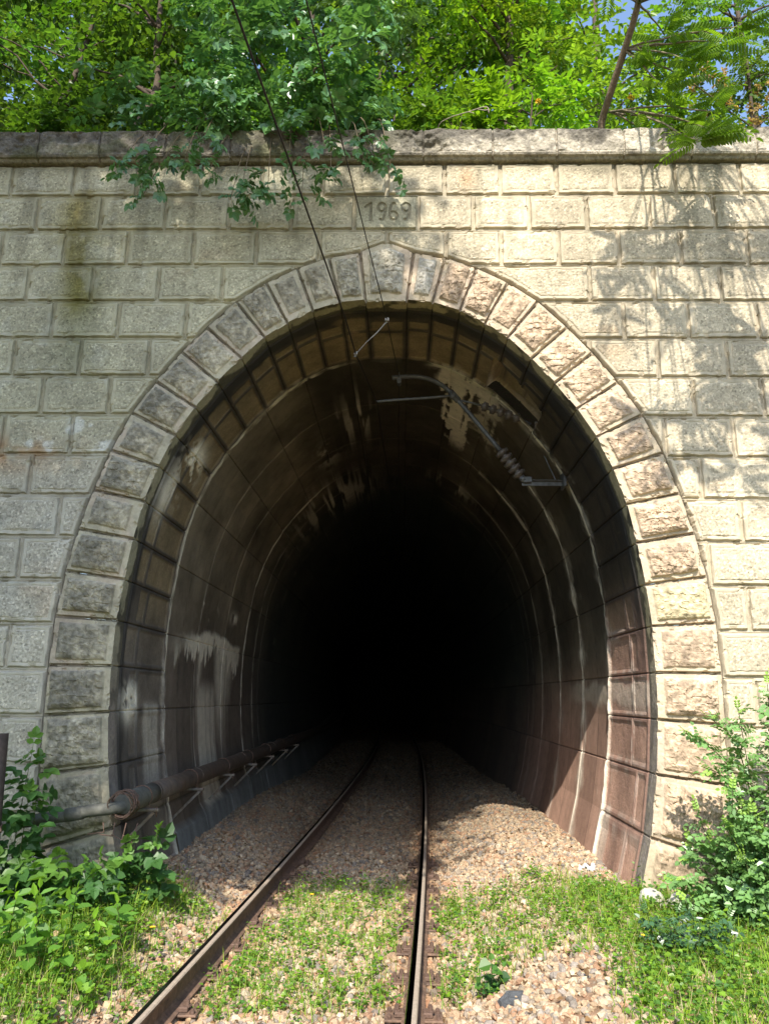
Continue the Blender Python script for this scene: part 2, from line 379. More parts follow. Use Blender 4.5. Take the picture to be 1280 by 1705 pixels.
d = np.minimum(np.minimum(X+.36, .33-X), np.minimum(Z-ROWZ[2], ROWZ[1]-Z)); dg = digits(X, Z, 6.875)
h = .034*sm(JW-.001, JW+.008, d)-.016*sm(.0165, .011, dg)+.003*(fbm(X*20, Z*20, 0, 5)-.5)
c = np.array([.47, .435, .31])*(.62+.76*fbm(X*3, Z*3, 0, 91))[..., None]
e = sm(.019, .012, dg)[..., None]; c = c*(1-.33*e)
c = c*np.where(d < JW, .75, 1)[..., None]
npmesh('date_stone', np.stack([X, -h, Z], -1).reshape(-1, 3), [gridfaces(200, 124)], M_face, portal, np.concatenate([c.reshape(-1, 3), np.full((c.size//3, 1), .7)], 1), True)

# coping: separate stones with a small moulding under them
jx = [-9.7+.0, ]
x = -9.7
while x < 9.7:
    x += .72+.04*math.sin(x*5); jx.append(x)
prof = [(.30, 7.86), (.25, 7.885), (-.09, 7.875), (-.125, 7.85), (-.128, 7.70), (-.124, 7.545), (-.112, 7.525), (-.085, 7.518), (-.072, 7.492), (-.06, 7.484), (.02, 7.474)]
pp = np.array(prof); seglen = np.concatenate([[0], np.cumsum(np.hypot(*np.diff(pp, axis=0).T))])
ts = np.unique(np.concatenate([seglen, np.linspace(0, seglen[-1], 90)])); PY = np.interp(ts, seglen, pp[:, 0]); PZ = np.interp(ts, seglen, pp[:, 1])
cope_lab = {}
for a, b in zip(jx[:-1], jx[1:]):
    n = 48 if abs(a) < 5.4 else 8
    ax = np.concatenate([[a, a+.004], np.linspace(a+.014, b-.014, n), [b-.004, b]]); X, T = np.meshgrid(ax, np.arange(len(ts)), indexing='ij')
    Y = PY[T].copy(); Z = PZ[T].copy(); front = (Z > 7.56) & (Y < -.05)
    dj = np.minimum(X-a, b-X); gro = sm(.011, .003, dj)
    er = (fbm(X*9, Z*9, 0, 14, 4)-.5)*.05*np.where(Z > 7.56, 1, .2)
    er = er+.05*sm(.6, .8, fbm(X*4, Z*4, 0, 15, 4))*front
    Y = Y+er*(Y < .0)+.025*gro*(Y < .1); Z = Z-.03*sm(7.8, 7.88, Z)*fbm(X*7, Y*9, 0, 18)
    damp = sm(1.4, -1.6, X); dk = sm(.30, .58, .7*fbm(X*2.2, Z*4, 0, 51, 5)+.3*fbm(X*17, Z*17, 0, 52, 3)+.18*sm(7.6, 7.86, Z)+.34*damp-.20)
    lt = np.array([.44, .395, .315]); c = lt*(.7+.6*fbm(X*8, Z*8, 0, 3))[..., None]
    c = c*(1-.85*dk[..., None])+np.array([.075, .068, .058])*.85*dk[..., None]
    mossy = (damp*sm(.45, .7, fbm(X*3, Z*5, 0, 71, 4))*.5)[..., None]; c = c*(1-mossy)+np.array([.09, .10, .03])*mossy
    und = sm(7.53, 7.51, Z)[..., None]*.8; c = c*(1-und)+np.array([.24, .21, .14])*und
    npmesh('coping_stone', np.stack([X, Y, Z], -1).reshape(-1, 3), [gridfaces(len(ax), len(ts))[:, ::-1]], M_cope, portal, np.concatenate([c.reshape(-1, 3), np.ones((c.size//3, 1))], 1), False)

# arch ring: rock-faced voussoirs, keystone in the middle
def voussoir(name, quad, seed, side, top=None):
    A, B, D_, E_ = [np.array(v) for v in quad]        # ext0,int0,int1,ext1
    nu, nv = 46, 58
    W = np.linalg.norm(((A+B)-(D_+E_))/2); H = np.linalg.norm(((A+E_)-(B+D_))/2)
    def axis(n, L, both=True):
        g = np.linspace(0, 1, n); ex = np.array([.008, .012, .018, .024])/L
        return np.unique(np.concatenate([g, ex, 1-ex]))
    S_, T_ = np.meshgrid(axis(nu, W), axis(nv, H), indexing='ij')    # T 0 = extrados, 1 = intrados
    P = (1-S_)[..., None]*((1-T_)[..., None]*A+T_[..., None]*B)+S_[..., None]*((1-T_)[..., None]*E_+T_[..., None]*D_)
    if top is not None:
        lift = (1-T_)*(1-np.abs(2*S_-1)); P[..., 1] += top*lift
    X, Z = P[..., 0], P[..., 1]
    de = np.minimum(S_, 1-S_)*W; dt = T_*H; db = (1-T_)*H
    d = np.minimum(np.minimum(de, dt), db+.02)
    wob = .026*(fbm(X*9, Z*9, seed, 27, 4)-.5)
    vr = np.random.RandomState(int(seed*10)); mar = .050*vr.uniform(.75, 1.25)
    dp = np.minimum(np.minimum(de, dt-vr.uniform(0, .02)), db-vr.uniform(.0, .025))-mar+wob*vr.uniform(.7, 1.6)
    if name == 'keystone': dp = dp-.012
    pan = sm(-.002, .013, dp)
    chipn = fbm(X*11, Z*11, seed*3, 81, 4); chip_ = sm(.60, .68, chipn+.10*sm(.05, .0, d))*sm(.09, .02, d)
    h = .036*sm(.006+.006*vr.rand(), .016+.004*vr.rand(), d)-.020*chip_
    wx, wy = X+.03*fbm(X*14, Z*14, 0, 2), Z+.03*fbm(X*14, Z*14, 0, 12)
    w1, id1 = worley(wx*15+seed, wy*15, 3); ang = id1*6.283
    chunk = .5+.5*(np.cos(ang)*(wx*15 % 1-.5)+np.sin(ang)*(wy*15 % 1-.5))+.45*(id1-.5)
    rock = .014+.024*fbm(X*5, Z*5, seed*1.3, 44, 3)+.016*chunk*1.0+.020*(fbm(X*22, Z*22, 0, 45, 3)-.5)+.012*np.abs(fbm(X*11+7, Z*11, 0, 46, 3)-.5)*2
    rock = rock*(.55+.45*sm(0, .06, dp))
    flat = vr.uniform(.55, 1.15)
    h = h+pan*rock*flat*1.4+.004*(vn(X*35, Z*35, 0, 6)-.5)*(1-pan)
    rnd = random.random(); rnd2 = random.random()
    kk = sm(-.35, .45, X)[..., None]
    mcol = (1-kk)*np.array([.46, .415, .305])+kk*np.array([.53, .435, .31])
    pl = np.array([.42, .375, .275])*(1-.5*rnd2*.3); pr = np.array([.48, .36, .25]) if rnd < .93 else np.array([.50, .42, .26])
    if abs(X.mean()) < .6: pl = np.array([.41, .375, .285]); pr = np.array([.40, .37, .31])
    pcol = ((1-kk)*pl+kk*pr)*(1+(rnd-.5)*.25)
    c = mcol*(1-pan[..., None])+pcol*pan[..., None]
    ltop = sm(.55, .35, T_) if side < 0 else sm(.9, .4, T_)*.35
    soot = sm(.42, .66, .6*fbm(X*5, Z*5, seed, 33, 5)+.4*fbm(X*19, Z*19, seed, 35, 4)+.15*ltop+.05*pan-.045)*(1.0 if X.mean() < -.3 else .22)*(.55+.45*pan)*(.5+.5*sm(6.4, 4.6, Z) if X.mean() < -.3 else 1)
    c = c*(1-.56*soot[..., None])+np.array([.125, .12, .10])*.56*soot[..., None]
    lowg = (sm(1.7, .6, Z)*.4)[..., None] if side < 0 else (sm(.9, -.2, Z)*.35)[..., None]
    c = c*(1-lowg)+np.array([.17, .165, .11])*lowg*1.0
    pinkm = ((1-pan)*sm(.5, .65, fbm(X*3, Z*3, 0, 57))*.4)[..., None]; c = c*(1-pinkm)+np.array([.50, .39, .31])*pinkm
    c = c*np.where(d < .012, .55, 1)[..., None]
    c = c*(.85+.3*fbm(X*6, Z*6, 0, 58))[..., None]*(1+pan*(1.3*(fbm(X*30, Z*30, 0, 59, 4)-.5)))[..., None]
    V = np.stack([X, -h, Z], -1); nu_, nt_ = S_.shape
    # the arris turns into the opening: a short clean soffit strip behind the face
    nb = 14; strip = []; sc = []
    for k in range(1, nb+1):
        y = -h[:, -1]*(1-k/nb)+.19*(k/nb)
        row = np.stack([X[:, -1], y, Z[:, -1]], -1); nr = -(np.array([B, D_]).mean(0)-np.array([0, 2.3])); nr /= np.linalg.norm(nr)
        if k == 1: row[:, 1] = -h[:, -1]+.006
        g_ = sm(.012, .004, de[:, -1])*.012+.004*(fbm(X[:, -1]*12, Z[:, -1]*12+k, 0, 5)-.5)
        if k > 1: row[:, 0] -= nr[0]*g_; row[:, 2] -= nr[1]*g_
        strip.append(row); dk = sm(.45, .60, fbm(X[:, -1]*7, y*9, Z[:, -1]*7, 62)+.5*sm(.09, .19, y)-.08)[:, None]*(.85-.5*sm(2.6, 1.2, Z[:, -1]))[:, None]
        cs = np.array([.42, .36, .22]) if side > 0 else np.array([.36, .33, .22])
        cs = cs+(np.array([.30, .26, .22])-cs)*sm(2.6, 1.4, Z[:, -1])[:, None]*(.6+.8*vn(X[:, -1]*60, y*60, Z[:, -1]*60))[:, None]
        sc.append(cs*(1-dk)+np.array([.05, .045, .035])*dk)
    V = np.concatenate([V, np.stack(strip, 1)], 1); c = np.concatenate([c, np.stack(sc, 1)], 1)
    al = np.concatenate([.35+.4*pan, np.full((nu_, nb), .7)], 1)
    F = gridfaces(V.shape[0], V.shape[1])
    if side < 0: pass
    return npmesh(name, V.reshape(-1, 3), [F[:, ::-1]], M_vous, portal, np.concatenate([c.reshape(-1, 3), al.reshape(-1, 1)], 1), False)
for k in range(18):
    for s in (-1, 1):
        m = lambda q: (s*q[0], q[1])
        quad = (m(PE[k]), m(PI_[k]), m(PI_[k+1]), m(PE[k+1]))
        if s < 0: quad = (quad[3], quad[2], quad[1], quad[0])
        voussoir('voussoir', quad, k*2+(s > 0)+.5, s)
voussoir('keystone', ((-.289, 6.395), (-.217, 5.80), (.217, 5.80), (.289, 6.395)), 99, 1, top=.125)

# lining: (q along the arch in voussoir steps, y into the hill)
Q0 = np.array([-(k+.5) for k in range(19)][::-1]+[k+.5 for k in range(19)])
LX = np.array([-a for a, b in PI_][::-1]+[a for a, b in PI_]); LZ = np.array([b for a, b in PI_][::-1]+[b for a, b in PI_])
def qgrid(per): return np.unique(np.round(np.concatenate([np.linspace(-18.5, 18.5, 37*per+1), np.arange(-18, 18)+.5+.03, np.arange(-18, 19)+.5-.03]), 4))
def lining(q, y):
    x = np.interp(q, Q0, LX); z = np.interp(q, Q0, LZ)
    e = .15; dx = np.interp(q+e, Q0, LX)-np.interp(q-e, Q0, LX); dz = np.interp(q+e, Q0, LZ)-np.interp(q-e, Q0, LZ)
    n = np.hypot(dx, dz); return x+axisx(y), z, dz/n, -dx/n     # inward normal (nx,nz)
def blob(q, y, q0, y0, rq, ry): return np.exp(-(((q-q0)/rq)**2+((y-y0)/ry)**2))
EFF = np.array([.82, .76, .62])
def efflor(q, y):
    nz = fbm(q*1.1, y*2.2, 0, 101, 5); nf = fbm(q*4, y*7, 0, 103, 3)
    e = np.zeros_like(q)
    # white crust and drips on the left wall
    dr = .6*fbm(q*.12, y*7, 0, 105, 3)+.4*fbm(q*.3, y*24, 0, 106, 3)
    nz = nz+.35*(fbm(q*5, y*11, 0, 104, 4)-.5); top = -13.25+.14*np.sin(y*2)
    e = np.maximum(e, sm(.0, .25, (q-(top-.75-2.2*(dr-.5)-.5*(nf-.5)))*1.0)*sm(top+.12, top-.1, q+.5*(nz-.5))*sm(1.62, 2.9, y+.9*(nz-.5)-.5*(q-top+.4))*sm(5.75, 5.5, y)*1.0)
    e = np.maximum(e, .75*sm(-13.2, -13.8, q)*sm(-18.5, -15.5, q-1.8*np.exp(-((y-3.65)/.5)**2)*3)*sm(2.9, 3.25, y+.9*(dr-.5))*sm(5.6, 4.7, y-.25*(q+14)+.9*(dr-.5))*sm(.20, .44, dr))
    e = np.maximum(e, .8*sm(3.1, 3.25, y+.3*(dr-.5))*sm(4.15, 4.0, y+.3*(dr-.5))*sm(-14.5, -15.2, q)*sm(.2, .5, dr)*.8)
    e = np.maximum(e, sm(.52, .62, nz)*(blob(q, y, -12.3, 3.3, .28, .35)+.7*blob(q, y, -12.25, 4.9, .2, .25))*1.6)
    e = np.maximum(e, sm(.38, .44, nz+.1*nf)*(blob(q, y, -15.3, .48, .36, .17)*2.4))
    e = np.maximum(e, .45*sm(-15.2, -15.5, q)*sm(-18, -16.5, q)*sm(.85, 1.0, y)*sm(1.5, 1.35, y)*sm(.3, .6, dr))
    e = np.maximum(e, sm(.47, .56, nz+.12*nf)*(blob(q, y, -8.6, .72, .5, .32)+blob(q, y, -9.9, .40, .7, .16)+.7*blob(q, y, -9.2, .8, .7, .2))*1.3)
    # crown
    dc = fbm(q*5, y*.7, 0, 107, 4)
    ed = .55*(nz-.5)+.7*(dc-.5)+.3*(nf-.5); qc = 2.75+.28*(y-1.6)+.12*np.sin(y*4)
    cur = sm(.0, .10, .34-np.abs(q-qc)/1.7+ed)*sm(4.3, 3.6, y+.6*ed)*sm(1.30, 1.42, y)
    cur = np.maximum(cur, sm(.0, .10, .30-np.abs(y-1.62-.10*(q-3))/.9+ed)*sm(1.9, 2.5, q+ed)*sm(5.6, 4.6, q+ed)*sm(1.30, 1.42, y))
    cur = np.maximum(cur, .55*sm(.02, .16, .26-np.abs(q-qc-1.35-.25*(y-1.6))/2.2+ed)*sm(3.6, 2.8, y)*sm(1.30, 1.42, y))
    e = np.maximum(e, cur)
    e = np.maximum(e, .75*sm(.5, .62, dc)*(blob(q, y, -1.5, 3.4, .55, .8)+blob(q, y, -2.4, 3.9, .3, .7)*.8))
    e = np.maximum(e, .9*sm(.46, .60, dc)*(blob(q, y, -4.4, 7.0, 2.4, .9)+blob(q, y, 3.8, 6.2, 1.2, .3)*.9))
    e = np.maximum(e, .5*sm(.55, .65, nz)*blob(q, y, -3.6, 4.5, .6, .5))
    # drips either side of the ring joints
    for yj, wd, am in ((1.5, .07, 1.0), (2.95, .075, .8), (4.46, .06, .7), (5.96, .06, .6), (6.9, .05, .5), (8.9, .05, .4)):
        off = yj+.12*sm(9, 17, np.abs(q))*(yj < 2)+.05*(fbm(q*.5, yj, 0, 111)-.5)
        am2 = am*np.where(q < 0, .12 if 2 < yj < 5 else 1.0, .3 if yj > 5 else .85)*sm(.30, .52, fbm(q*.55, yj*3.1, 0, 113, 3)+.12*(np.abs(q) > 5)+.08*(q > 5))*(1.0 if yj < 2 else sm(2.5, 6, np.abs(q)))
        wv = wd*(.25+1.3*vn(q*2.1, yj, 0, 115))*np.where(q < 0, .75, 1.6)*(1+.8*(fbm(q*6, y*9, 0, 116, 3)-.5))
        e = np.maximum(e, am2*np.maximum(.85*sm(1.0, .45, np.abs(y-off)/wv)*(.15+1.1*sm(.34, .58, fbm(q*1.6, y*26, 0, 118, 4))), .42*sm(2.4, .4, np.abs(y-off+.03)/wv)*sm(.42, .6, fbm(q*2.5, y*14, 0, 119, 4))))
    # horizontal pale tide mark, right wall
    e = np.maximum(e, .35*sm(14.6, 14.75, q+.4*(nz-.5))*sm(15.35, 15.1, q+.4*(nz-.5))*sm(0., .3, y)*sm(4.2, 3, y)*(q > 0))
    e = np.maximum(e, .45*sm(.55, .68, fbm(q*.9, y*5, 0, 117, 4))*sm(15.8, 17, q)*sm(1.0, 1.5, y)*sm(2.4, 1.9, y))
    return np.clip(e, 0, 1)
def yjoint(q): return 1.38+.22*sm(11, 16, np.abs(q))
def qjoint(q): return np.abs((q-.5)-np.round(q-.5))*.42
# first ring, with two rows of panels per voussoir
q = qgrid(14); vv = np.linspace(0, 1, 62); QQ, VV = np.meshgrid(q, vv, indexing='ij'); YY = .19+(yjoint(QQ)-.19)*VV
x, z, nx, nz_ = lining(QQ, YY); kid = np.floor(QQ+.5)
split = .62+.22*(_h(kid, kid*0, kid*0, 5)-.5)+.0*QQ; first = np.where(_h(kid, kid*0+3, kid*0, 8) > .25, .30+.14*_h(kid, kid*0+1, kid*0, 5)*(np.abs(QQ) < 11)+.13*(np.abs(QQ) > 11), .22)
dq = qjoint(QQ); dy = np.minimum(np.where(YY < split, np.minimum(YY-first, split-YY), np.minimum(YY-split, yjoint(QQ)-YY)), 1)
pan = sm(.0, .02, np.minimum(dq-.042, dy-.03)); pan = pan*(YY > first)
fade = 1-.75*sm(5, 9, QQ)*sm(13.5, 12, QQ)                                                # hardly any panels show on the right half
h = .012*sm(.004, .014, dq)-.010*pan*fade-.012*(1-sm(.003, .012, np.abs(YY-split)))*(YY > first)*fade+.006*(fbm(x*14, YY*14, z*14, 5, 3)-.5)
niche = sm(4.15, 4.35, QQ)*sm(6.6, 6.4, QQ)*sm(.62, .72, YY-.10*(QQ-5))*sm(1.42, 1.36, YY)
h = h-.20*niche
ff = fbm(QQ*.9, YY*3, 0, 120, 5)
c = np.array([.085, .070, .054])*(1-pan[..., None]*fade[..., None])+np.array([.235, .180, .105])*(pan*fade)[..., None]
c = c*(.55+.95*ff)[..., None]
c = c*(1-.62*sm(3, 7, QQ)*sm(14, 11.5, QQ))[..., None]  # shade of the right flank painted in as darker stone
low = sm(12.0, 14.5, np.abs(QQ))[..., None]; lowc = np.where((QQ > 0)[..., None], np.array([.46, .275, .21]), np.array([.165, .145, .125]))*(.6+.8*ff)[..., None]  # reddish-brown right foot painted brighter, as if sunlit
palee = (sm(.035, .0, np.abs(np.minimum(dq-.042, dy-.03)))*(YY > first)*sm(12.5, 13.5, QQ)*sm(.4, .6, fbm(QQ*5, YY*9, 0, 133, 3)))[..., None]*.55
c = c*(1-.8*low)+lowc*.8*low*(.8+.25*pan[..., None]); c = c*(1-palee)+np.array([.5, .43, .36])*palee
tanp = (sm(.45, .55, fbm(QQ*1.2, YY*4, 0, 125, 4))*blob(QQ, YY, -1.1, .45, .8, .45))[..., None]; c = c*(1-tanp)+np.array([.27, .19, .11])*tanp
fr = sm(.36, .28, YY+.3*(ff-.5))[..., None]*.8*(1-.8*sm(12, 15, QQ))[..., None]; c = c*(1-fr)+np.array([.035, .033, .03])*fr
c = c*np.where(dq < .008, .5, 1)[..., None]
edge = np.maximum(sm(.02, .2, niche)*sm(.95, .6, niche), .35*niche)[..., None]; c = c*(1-edge)+np.array([.50, .40, .27])*edge  # lit edges of the niche painted on as a cream rim
e = efflor(QQ, YY)[..., None]; c = c*(1-e)+EFF*e
hh = h+.012*e[..., 0]
# last rows turn into the step at the ring joint, with its ridge of mortar
ridge = np.exp(-((YY-yjoint(QQ)+.02)/.025)**2)*(.4+.9*vn(QQ*3, 2, 0, 7)); hh = hh+.02*ridge*(1-niche)
hh[:, 0] = -.05; YY = YY.copy(); YY[:, 0] = .09
V = np.stack([x+nx*hh, YY, z+nz_*hh], -1)
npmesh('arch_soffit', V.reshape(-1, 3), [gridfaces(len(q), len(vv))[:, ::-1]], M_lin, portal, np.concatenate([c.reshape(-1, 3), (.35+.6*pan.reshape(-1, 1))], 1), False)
# the bore itself
q = qgrid(13); yy = np.concatenate([np.linspace(0, 1, 280)**1.0*8.5, np.linspace(8.9, 60, 90)])
QQ, Y1 = np.meshgrid(q, yy, indexing='ij'); YY = np.where(Y1 < 8.5, yjoint(QQ)+(9-yjoint(QQ))*Y1/8.5*.98, Y1+.3)
x, z, nx, nz_ = lining(QQ, YY); dq = qjoint(QQ)
yr = np.abs((YY-1.45)/1.5-np.round((YY-1.45)/1.5))*1.5
half = np.floor((QQ+.5)/2); dq2 = np.abs((QQ-.5)/2-np.round((QQ-.5)/2))*.84
mid = np.abs((YY-2.2)/1.5-np.round((YY-2.2)/1.5))*1.5
g1 = sm(.012, .004, dq2)*.010; g2 = sm(.02, .006, yr)*.014
ff = fbm(QQ*.7, YY*1.6, 0, 130, 5); st = fbm(QQ*.18, YY*6, 0, 131, 4)
h = -.012-g1-g2+.010*(ff-.5)
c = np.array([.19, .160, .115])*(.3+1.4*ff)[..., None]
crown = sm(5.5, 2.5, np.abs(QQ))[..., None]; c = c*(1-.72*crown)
rt = sm(3, 7, QQ)[..., None]; c = c*(1-.62*rt*sm(15.5, 12.5, QQ)[..., None])  # right wall of the bore darkened in colour to stand for its shade
low = np.where(QQ > 0, sm(13.5, 16.5, QQ), sm(11.5, 15, -QQ))[..., None]; lowc = np.where((QQ > 0)[..., None], np.array([.46, .275, .205]), np.array([.150, .122, .100]))*(.6+.5*st+.3*ff)[..., None]  # right foot's red-brown raised so the sunlit wedge shows in the colour
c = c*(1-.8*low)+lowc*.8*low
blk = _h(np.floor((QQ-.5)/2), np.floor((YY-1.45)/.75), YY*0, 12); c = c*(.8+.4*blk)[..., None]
deep_shade = sm(5.5, 9, YY)[..., None]*.75; c = c*(1-deep_shade)+np.array([.035, .050, .048])*deep_shade  # blue-green black of the unlit depth painted into the lining
cell = sm(.012, .004, np.minimum(dq2, mid*1.0+.0))[..., None]; c = c*(1-.45*cell*(1-crown))
e = efflor(QQ, YY)[..., None]; c = c*(1-e)+EFF*e*.95
# concrete skirting along the left foot
sk = sm(.03, .0, z-(.22+.03*YY)+.03*(ff-.5))*(QQ < 0)*sm(.0, 1.6, YY); h = h+.05*sk
c = c*(1-sk[..., None])+np.array([.20, .21, .20])*(.5+1.0*st)[..., None]*sk[..., None]
h = h+.012*e[..., 0]*(1+.5*(ff-.5))
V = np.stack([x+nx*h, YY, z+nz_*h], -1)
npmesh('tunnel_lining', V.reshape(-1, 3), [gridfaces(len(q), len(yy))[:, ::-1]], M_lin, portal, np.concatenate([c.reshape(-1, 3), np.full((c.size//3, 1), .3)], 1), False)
mb = MB(); Ye = 60.0; xe = float(axisx(Ye)); mb.prism([(a*1.15+xe, b) for a, b in zip(LX, LZ)], Ye, Ye+.3, 'y', (.02, .02, .02))
mb.build('blackout_cap', M_lin, portal, False)  # added black cap, shuts daylight out of the open far end
adopt(portal)

# ------------------------------------------------------------------ track
YS = np.concatenate([np.linspace(-30, -4, 20), np.linspace(-3.8, 8, 60), np.linspace(8.5, 58, 70)])
def rail(label, off):
    t = thing('rail', label, 'rail', (float(trackx(-3))+off, -3, -.17), 'rails of the single track')
    prof = [(-.07, -.165), (.07, -.165), (.07, -.155), (.02, -.135), (.009, -.12), (.009, -.045), (.03, -.035), (.035, -.028), (.035, -.008), (.028, -.001), (.004, 0.0), (-.028, -.001), (-.035, -.008), (-.035, -.028), (-.03, -.035), (-.009, -.045), (-.009, -.12), (-.02, -.135), (-.07, -.155)]
    P = np.array(prof); n = len(P); cx = trackx(YS)+off; dxy = np.gradient(cx, YS)
    V = np.stack([cx[:, None]+P[None, :, 0], YS[:, None]-P[None, :, 0]*dxy[:, None], np.broadcast_to(P[None, :, 1], (len(YS), n))], -1)
    i = np.arange(len(YS)*n).reshape(len(YS), n); j = np.roll(i, -1, 1)
    F = np.stack([i[:-1], i[1:], j[1:], j[:-1]], -1); sel = np.zeros(n, int)
    sel[10:12] = 1; sel[8:10] = 2
    body = [k for k in range(n) if sel[k] == 0]; head = [k for k in range(n) if sel[k]]
    npmesh('web_and_foot', V.reshape(-1, 3), [F[:, body].reshape(-1, 4)], M_rust, t)
    npmesh('running_head', V.reshape(-1, 3), [F[:, head].reshape(-1, 4)], [M_steelrun, M_railtan], t, matidx=np.tile(sel[head]-1, len(YS)-1))
    adopt(t); return t
rail('left steel rail with a dark polished head curving into the tunnel', -.755)
rail('right steel rail with a dark polished head, the one nearer the middle of the picture', .755)
SLY = [-2.62+.62*k for k in range(9)]
words = ['nearest of the brown timber sleepers, bare at the bottom edge', 'second sleeper from the camera, mostly under stones and weeds', 'third sleeper from the camera, mostly under stones and weeds', 'fourth sleeper from the camera, buried in the weeds', 'fifth sleeper from the camera, buried in the weeds', 'sixth sleeper from the camera, at the inner end of the weeds', 'seventh sleeper from the camera, on bare ballast at the tunnel mouth', 'eighth sleeper from the camera, in bare ballast inside the mouth', 'ninth sleeper from the camera, at the edge of the shade inside']
def bolt(mb, x, y, z):
    hexa = [(x+.017*math.cos(a), y+.017*math.sin(a)) for a in np.arange(6)*math.pi/3+.3]
    mb.prism(hexa, z, z+.028, 'z'); mb.tube([(x, y, z+.02), (x, y, z+.036)], .010, 8)
    mb.tube([(x, y, z-.006), (x, y, z+.004)], .027, 10)
for k, y in enumerate(SLY):
    cx = float(trackx(y)); dzs = -.05*(k > 0); t = thing('sleeper', words[k], 'sleeper', (cx, y, -.19), 'timber sleepers under the track')
    mb = MB(); xs = np.linspace(-1.25, 1.25, 40); sec = [(-.115, -.31), (-.12, -.19), (-.112, -.178), (0, -.174), (.112, -.178), (.12, -.19), (.115, -.31)]
    V = np.array([[cx+a, y+b+.008*(vn(a*5, b*9, k, 3)-.5), c_+dzs+.012*(fbm(a*8, b*30, k, 4)-.5)] for a in xs for b, c_ in sec])
    mb.add(V, gridfaces(40, 7)); mb.build('beam', M_wood, t)
    adopt(t)
    for s in (-1, 1):
        rx = cx+s*.755
        f = thing('rail_fastening', ('bolted fastening plate of the %s rail on the %s' % ('left' if s < 0 else 'right', words[k].split(',')[0].replace('nearest of the brown timber sleepers', 'nearest sleeper'))), 'rail fastening', (rx, y, -.17), 'bolted rail fastenings')
        pb = MB(); pb.box((rx, y, -.170), (.36, .16, .016)); pb.build('base_plate', M_rust, f, False)
        for e in (-1, 1):
            b = MB(); bx = rx+e*.098; b.box((bx-e*.012, y, -.148), (.062, .085, .03)); b.build('clip', M_rustdk, f, False)
            b = MB(); bolt(b, bx+e*.005, y, -.134); b.build('bolt', M_rustdk, f, False)
            for yy_ in (-.052, .052):
                b = MB(); bolt(b, rx+e*.15, y+yy_, -.172); b.build('screw', M_rustdk, f, False)
        adopt(f)

# ballast: loose broken stone
def ico():
    g = (1+5**.5)/2; V = np.array([(-1, g, 0), (1, g, 0), (-1, -g, 0), (1, -g, 0), (0, -1, g), (0, 1, g), (0, -1, -g), (0, 1, -g), (g, 0, -1), (g, 0, 1), (-g, 0, -1), (-g, 0, 1)])/math.hypot(1, g)
    F = [(0, 11, 5), (0, 5, 1), (0, 1, 7), (0, 7, 10), (0, 10, 11), (1, 5, 9), (5, 11, 4), (11, 10, 2), (10, 7, 6), (7, 1, 8), (3, 9, 4), (3, 4, 2), (3, 2, 6), (3, 6, 8), (3, 8, 9), (4, 9, 5), (2, 4, 11), (6, 2, 10), (8, 6, 7), (9, 8, 1)]
    return V, np.array(F)
IV, IF = ico()
def rotmats(n, tilt=3.2):
    a = rng.uniform(0, 2*math.pi, n); b = rng.uniform(-tilt, tilt, n); c = rng.uniform(-tilt, tilt, n)
    ca, sa, cb, sb, cc, sc_ = np.cos(a), np.sin(a), np.cos(b), np.sin(b), np.cos(c), np.sin(c); o = np.zeros(n); l = np.ones(n)
    Rz = np.stack([ca, -sa, o, sa, ca, o, o, o, l], -1).reshape(n, 3, 3); Rx = np.stack([l, o, o, o, cb, -sb, o, sb, cb], -1).reshape(n, 3, 3); Ry = np.stack([cc, o, sc_, o, l, o, -sc_, o, cc], -1).reshape(n, 3, 3)
    return Rz@Rx@Ry
def stones(n, xr, yr, size, keep):
    x = rng.uniform(*xr, n*3); y = rng.uniform(*yr, n*3); m = keep(x, y); x, y = x[m][:n], y[m][:n]; n = len(x)
    s = rng.uniform(size[0], size[1], n)*(1+.5*(rng.random(n) < .08))
    sc = s[:, None]*np.stack([rng.uniform(.8, 1.25, n), rng.uniform(.7, 1.1, n), rng.uniform(.5, .9, n)], -1)
    Vt = IV[None]*(1+rng.uniform(-.28, .28, (n, 12, 1)))*sc[:, None, :]
    Vt = np.einsum('nij,nkj->nki', rotmats(n, .9), Vt)
    z = ground_z(x, y)+s*rng.uniform(.0, .55, n)
    V = Vt+np.stack([x, y, z], -1)[:, None]
    F = (IF[None]+(np.arange(n)*12)[:, None, None]).reshape(-1, 3)
    pal = np.array([(.42, .295, .185), (.38, .30, .20), (.45, .335, .21), (.31, .25, .185), (.38, .225, .135), (.49, .40, .28), (.25, .215, .18), (.43, .30, .19)])
    col = pal[rng.integers(0, len(pal), n)]*rng.uniform(.7, 1.14, (n, 1))
    deep = sm(1.5, 5, y)[:, None]; col = col*(1-.45*deep)*(1-.55*sm(5, 12, y))[:, None]  # tunnel gloom painted into the stones, darker further in
    oil = np.exp(-((np.abs(x-trackx(y))-.755)/.22)**2)[:, None]*.75; col = col*(1-oil)+col*np.array([.72, .58, .48])*oil
    return V.reshape(-1, 3), F, np.repeat(col, 12, 0)
def inb(x, y):
    u = x-trackx(y); r1 = np.abs(np.abs(u)-.755) > .045
    w = np.interp(.1, [-.5, .567], [2.12, 2.404])
    bare = ~((np.abs(y+2.62) < .125) & (np.abs(u) < 1.25) & (rng.random(len(x)) < .93))
    return r1 & bare & ((y < .1) | (np.abs(x) < w-.02))
parts = [stones(27000, (-3.0, 3.0), (-4.2, -.6), (.011, .029), inb), stones(26000, (-2.6, 2.6), (-.6, 5.2), (.013, .030), inb), stones(12000, (-2.4, 2.4), (5.2, 12), (.017, .036), inb), stones(9000, (-2.5, 2.5), (12, 27), (.022, .05), inb)]
off = 0; VV_, FF_, CC_ = [], [], []
for v, f, c_ in parts: VV_.append(v); FF_.append(f+off); CC_.append(c_); off += len(v)
